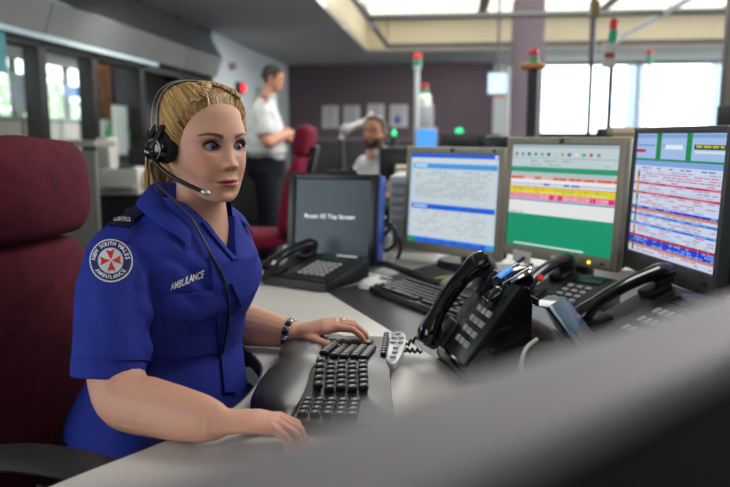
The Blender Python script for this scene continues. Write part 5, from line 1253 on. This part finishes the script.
pr_ = thing('office_printer', 'pale grey office printer standing on the black drawer cabinet', 'printer', (-1.80, 5.36, .76), 2)
obj('body', MB().box((.30, .24, .20), T(0, 0, .10), .02), m_white, pr_); obj('feeder', MB().box((.10, .22, .24), T(-.10, .0, .30), .02), mat('printer_pale', 'c8c6be', .45, var=.04), pr_)
obj('paper_tray', MB().box((.22, .08, .02), T(.02, -.15, .06), .004), m_grey, pr_); obj('control_panel', MB().box((.12, .05, .015), T(.06, -.09, .205, rx=14), .004), m_black2, pr_)
obj('side_cover', MB().cyl(.07, .07, .02, T(.155, .0, .1, ry=90), 20), mat('beige_plastic', 'b79f7c', .5, var=.04), pr_)
bp_ = thing('black_printer', 'boxy black printer on the cabinet behind the pale printer', 'printer', (-1.64, 5.68, .76), 0)
obj('body', MB().box((.36, .26, .33), T(0, 0, .165), .015), m_black2, bp_); obj('top_cover', MB().box((.32, .22, .05), T(0, 0, .352), .015), m_black, bp_); obj('front_tray', MB().box((.24, .06, .02), T(0, -.15, .08), .004), m_black, bp_)
obj('side_panel', MB().box((.02, .24, .40), T(.2, 0, .2), .006), mat('slate_panel', '3c4a54', .5, var=.05), bp_)
sp_c = thing('steel_cupboard', 'low dark steel cupboard against the white wall left of the standing man', 'cupboard', RP(.32, -3.4, 0), -6.67)
obj('carcass', MB().box((.5, 1.3, 1.0), T(0, 0, .5), .006), mat('cupboard_dark', '232225', .5, var=.06), sp_c)
for y in (-.32, .32):
    d = obj('door', MB().box((.02, .6, .9), T(.26, y, .5), .004), m_black2, sp_c); obj('handle', MB().box((.015, .02, .12), T(.275, y * .2, .6), .003), m_silver, d)
fe = thing('fire_extinguisher', 'red fire extinguisher hanging on the white wall behind the standing man', 'extinguisher', RP(.10, -4.18, .98), -6.67)
obj('cylinder', MB().lathe([(0, 0), (.07, .005), (.075, .03), (.075, .3), (.06, .36), (.025, .39), (.02, .42), (0, .42)], None, 20), mat('extinguisher_red', 'b01822', .3, var=.03), fe); obj('valve', MB().box((.05, .03, .06), T(0, 0, .44), .008), m_black, fe)
obj('hose', MB().tube(smooth_path([(.02, 0, .45), (.08, .03, .42), (.10, .04, .25), (.09, .03, .1)], 5), .01, 8), m_black, fe); obj('wall_bracket', MB().box((.05, .1, .03), T(-.075, 0, .25), .003), m_dark, fe)
# desks of the far crew
for i, (x0, x1, y0, y1, rz, lb) in enumerate(((-.35, 1.75, 4.80, 5.28, 0, 'dark desk in front of the seated bearded man'), (.7, 3.2, 7.0, 7.7, -6, 'dark desk with a row of monitors near the aubergine wall'), (.55, 3.6, 3.85, 4.6, -8, 'dark desk behind the green screen and log monitors'))):
    d = thing('crew_desk', lb, 'desk', ((x0 + x1) / 2, (y0 + y1) / 2, 0), rz, 'crew desks'); w = x1 - x0; dd = y1 - y0
    obj('desktop', MB().box((w, dd, .03), T(0, 0, .715), .004), m_desk_dark, d); obj('back_panel', MB().box((w - .1, .02, .6), T(0, dd / 2 - .05, .4)), m_black2, d)
    for sx in (1, -1): obj('leg', MB().box((.05, dd - .1, .70), T(sx * (w / 2 - .05), 0, .35), .006), m_dark, d)
def rear_screen(name, lb, px0, px1, py0, py1, d, rz, deskz, m, face=None, grp='monitors of the far crew'):
    c, w, h = span(px0, px1, py0, py1, d); t = thing(name, lb, 'monitor', (c.x, c.y, deskz), rz, grp); z = c.z - deskz
    obj('housing', MB().box((w, .04, h), T(0, 0, z), .008), m, t)
    if face: obj('screen', MB().box((w * .9, .004, h * .84), T(0, -.022, z)), mat('screen_' + face, face, .4, emit=face, estr=.8, var=.08, vscale=5), t)
    else: obj('vent_panel', MB().box((w * .6, .02, h * .5), T(0, -.025, z), .006), m_black, t)
    obj('neck', MB().box((.05, .04, max(z - h / 2, .02) + .02), T(0, .01, max(z - h / 2, .02) / 2), .004), m_black2, t); obj('base', MB().cyl(.11, .1, .02, T(0, .01, .01), 24), m_black2, t)
rear_screen('crew_monitor', 'black monitor back standing before the seated bearded man', 379, 411, 147, 181, 5.15, 4, .73, m_black2)
rear_screen('crew_monitor', 'small monitor with bright blue picture behind the left screen', 416, 437, 128, 149, 7.2, -6, .73, m_grey, '3f86d8')
rear_screen('crew_monitor', 'wide black monitor back above the table window screen', 440, 477, 133, 152, 7.2, -6, .73, m_black2)
rear_screen('crew_monitor', 'black monitor back next to the mauve column base', 477, 500, 134, 152, 7.25, -6, .73, m_black)
rear_screen('crew_monitor', 'navy monitor back right in front of the mauve column', 486, 530, 136, 153, 4.35, -8, .73, mat('navy_plastic', '252b3c', .4, var=.06))
rear_screen('crew_monitor', 'dark monitor back beside the black beacon post', 540, 562, 133, 152, 4.3, -8, .73, m_black2)
rear_screen('crew_monitor', 'dark monitor back right of the beige partition', 597, 618, 128, 152, 4.25, -8, .73, m_black)
bc, w, h = span(399, 412, 163, 186, 4.95)
bx = thing('beige_computer', 'small beige computer case beside the black monitor back', 'computer', (1, 1, 1)); bx.location = (bc.x + .0, 4.93, .73)
obj('case', MB().box((.14, .25, h + .1), T(0, 0, h / 2 + .05), .006), mat('old_beige', 'b9ad92', .5, var=.04), bx); obj('front_bezel', MB().box((.12, .012, h), T(0, -.128, h / 2 + .04), .003), m_beige, bx)
gl_ = thing('status_lamp', 'small glowing green lamp above the far monitors', 'lamp', (PY(459, 136, 7.4).x, 7.4, .73)); zz = PY(459, 131, 7.4).z - .73
obj('stem', MB().cyl(.012, .012, zz - .03, T(0, 0, (zz - .03) / 2), 10), m_black2, gl_); obj('lens', MB().box((.07, .05, .05), T(0, 0, zz), .015), mat('green_glow', '20c878', .3, emit='2fe08c', estr=1.2, var=.01), gl_)
gb = thing('status_lamp', 'small glowing green lamp close to the bearded man collar', 'lamp', (PY(394, 136, 6.6).x, 6.6, 0)); zz = PY(394, 133, 6.6).z
obj('stand', MB().cyl(.015, .03, zz - .04, T(0, 0, (zz - .04) / 2), 12), m_black2, gb); obj('lens', MB().ball(.026, T(0, 0, zz), sc=(.8, .8, 1.2)), _M['green_glow'], gb)
# desk lamp of the far crew
p1_, p2_, p3_ = PY(341, 139, 6.3), PY(345, 130, 6.3), PY(367, 121, 6.3)
dl = thing('desk_lamp', 'white jointed desk lamp left of the bearded man', 'lamp', (p1_.x, 6.3, 0))
o_ = Vector((p1_.x, 6.3, 0)); obj('stand', MB().cyl(.10, .02, p1_.z, T(0, 0, p1_.z / 2), 14), m_dark, dl)
obj('lower_arm', MB().tube([p1_ - o_, p2_ - o_], .02, 8), m_white, dl); obj('upper_arm', MB().tube([p2_ - o_, p3_ - o_], .03, 8), m_white, dl)
obj('joint', MB().ball(.05, T(*(p2_ - o_))), m_grey, dl); obj('shade', MB().cyl(.05, .09, .1, T(*(p3_ - o_ + Vector((.04, 0, -.01))), ry=60), 16), m_white, dl)
# low dark partition behind the crew, beige partition behind the right monitors
for i, (x0, x1, yt, d, m, lb) in enumerate(((296, 500, 139, 8.4, m_black2, 'long low dark partition before the aubergine wall'), (561, 597, 133, 4.8, m_beige, 'short beige partition behind the green screen monitor'), (612, 800, 127, 3.0, mat('tan_fabric', '8d8468', .85, var=.06, bump=.2), 'tan desk partition behind the log monitor'))):
    a, b = PY(x0, yt, d), PY(x1, yt, d)
    s = thing('low_partition', lb, 'partition', ((a.x + b.x) / 2, d, 0), 0); w = b.x - a.x
    obj('panel', MB().box((w, .05, a.z - .03), T(0, 0, (a.z - .03) / 2), .005), m, s); obj('cap', MB().box((w + .02, .06, .03), T(0, 0, a.z - .015), .006), mat('cap_dark', '4a4844', .5, var=.04) if i != 2 else m_beige, s)
# beacon poles
def beacon(lb, px, d, parts, z0, r, m, grp='beacon poles'):
    p = PY(px, 137, d); t = thing('beacon_pole', lb, 'beacon', (p.x, d, z0), 0, grp)
    zb = min(PY(px, y1, d).z for _, y0, y1, *_r in parts) - z0
    obj('pole', MB().cyl(r, r, zb, T(0, 0, zb / 2), 14), m, t); obj('foot', MB().cyl(r * 2.2, r * 2.4, .02, T(0, 0, .01), 18), m_dark, t)
    for n, y0, y1, rr, mm in parts:
        a, b = PY(px, y0, d).z - z0, PY(px, y1, d).z - z0
        obj(n, MB().lathe([(0, b), (rr * .94, b), (rr, b + (a - b) * .1), (rr, a - (a - b) * .15), (rr * .8, a), (0, a)], None, 18), mm, t)
    return t
m_amber = mat('amber_lens', 'c07a30', .4, var=.04); m_pole = mat('pole_white', 'b4b8ba', .45, var=.03)
beacon('tall pale beacon pole with red and green lamps before the aubergine wall', 416.5, 7.45, [('red_lamp', 54, 60, .045, m_red), ('green_lamp', 60, 66, .045, m_green), ('collar', 66, 69, .04, m_pole)], .73, .026, m_pole)
bcn = beacon('shorter beacon pole with white box below its lamps', 424, 7.55, [('red_lamp', 84, 88.5, .045, m_red), ('green_lamp', 88.5, 94, .045, m_green), ('body', 94, 108, .07, m_white)], .73, .02, m_pole)
c, w, h = span(418, 431, 106, 128, 7.55); obj('sign_plate', MB().box((w, .02, h), T(c.x - bcn.location.x, -.05, c.z - .73), .003), mat('plate_grey', '9aa2a4', .5, var=.06), bcn)
beacon('thick black beacon post with orange cap in front of the mauve column', 531, 4.08, [('red_lamp', 49, 56, .026, m_red), ('green_lamp', 56, 63, .028, m_green), ('orange_cap', 63, 69, .07, m_amber)], .73, .030, m_black2)
e_ = beacon('beacon pole with red lettered white plate in front of the bright window', 608, 4.4, [('red_lamp', 19, 30, .026, m_red), ('green_lamp', 30, 42, .028, m_green)], .73, .015, m_dark)
c, w, h = span(602.5, 614.5, 43, 68, 4.38); obj('sign_plate', MB().box((w, .012, h), T(c.x - e_.location.x, -.03, c.z - .73), .003), m_white, e_)
obj('plate_print', MB().box((w * .7, .003, h * .22), T(c.x - e_.location.x, -.0375, c.z - .73)), mat('print_red', 'b85048', .6, var=.1), e_)
beacon('small distant beacon pole with red and green lamps by the right windows', 645, 9.0, [('red_lamp', 50, 54.5, .04, m_red), ('green_lamp', 54.5, 62, .04, m_green)], 0, .018, m_rail)
dp = PY(588, 137, 4.15); pl = thing('cable_pole', 'slim pale cable pole rising to the ceiling rail behind the green screen', 'pole', (dp.x, 4.15, .73)); zt = 2.52 - .73; zj = PY(588, 58, 4.15).z - .73
obj('lower_pole', MB().cyl(.012, .012, zj, T(0, 0, zj / 2), 12), m_dark, pl); obj('upper_pole', MB().cyl(.018, .018, zt - zj, T(0, 0, (zt + zj) / 2), 12), m_rail, pl)
obj('junction_box', MB().box((.05, .05, .09), T(0, -.01, PY(588, 10, 4.15).z - .73), .006), mat('box_tan', '8a7a52', .5, var=.05), pl)
rp_ = PY(726.5, 100, 3.1); gp_ = thing('ceiling_pole', 'grey square service pole at the right edge behind the log monitor', 'pole', (rp_.x, 3.1, 0)); obj('shaft', MB().box((.04, .05, 3.0), T(0, 0, 1.5), .004), mat('pole_grey', '5e5c58', .5, var=.05), gp_); obj('socket_box', MB().box((.06, .04, .12), T(-.02, -.04, 1.25), .006), m_black2, gp_)
# blue display hung beside the column
c, w, h = span(488, 507, 72, 95, 9.6); hd = thing('hanging_display', 'bright pale blue display hanging left of the mauve column', 'display', (c.x, 9.6, c.z), -10)
obj('housing', MB().box((w, .06, h), None, .01), m_grey, hd); obj('screen', MB().box((w * .92, .004, h * .86), T(0, -.033, 0)), mat('screen_pale', 'a8cdf0', .4, emit='b8daf8', estr=1.0, var=.06, vscale=5), hd)
obj('ceiling_bracket', MB().cyl(.02, .02, 3.0 - c.z - h / 2, T(0, 0, (3.0 - c.z + h / 2) / 2), 10), m_rail, hd); obj('colour_strip', MB().box((w * .6, .05, .03), T(.02, -.01, -h / 2 - .015)), m_amber, hd)
# little things by the black telephone
p = PZ(287, 262, DZ); nb = thing('note_block', 'small white note block standing behind the black telephone handset', 'note block', (p.x, p.y + .06, DZ), -30)
obj('block', MB().box((.03, .03, .05), T(0, 0, .025), .002), m_white, nb); obj('label', MB().box((.02, .001, .02), T(0, -.0155, .03)), m_grey, nb)
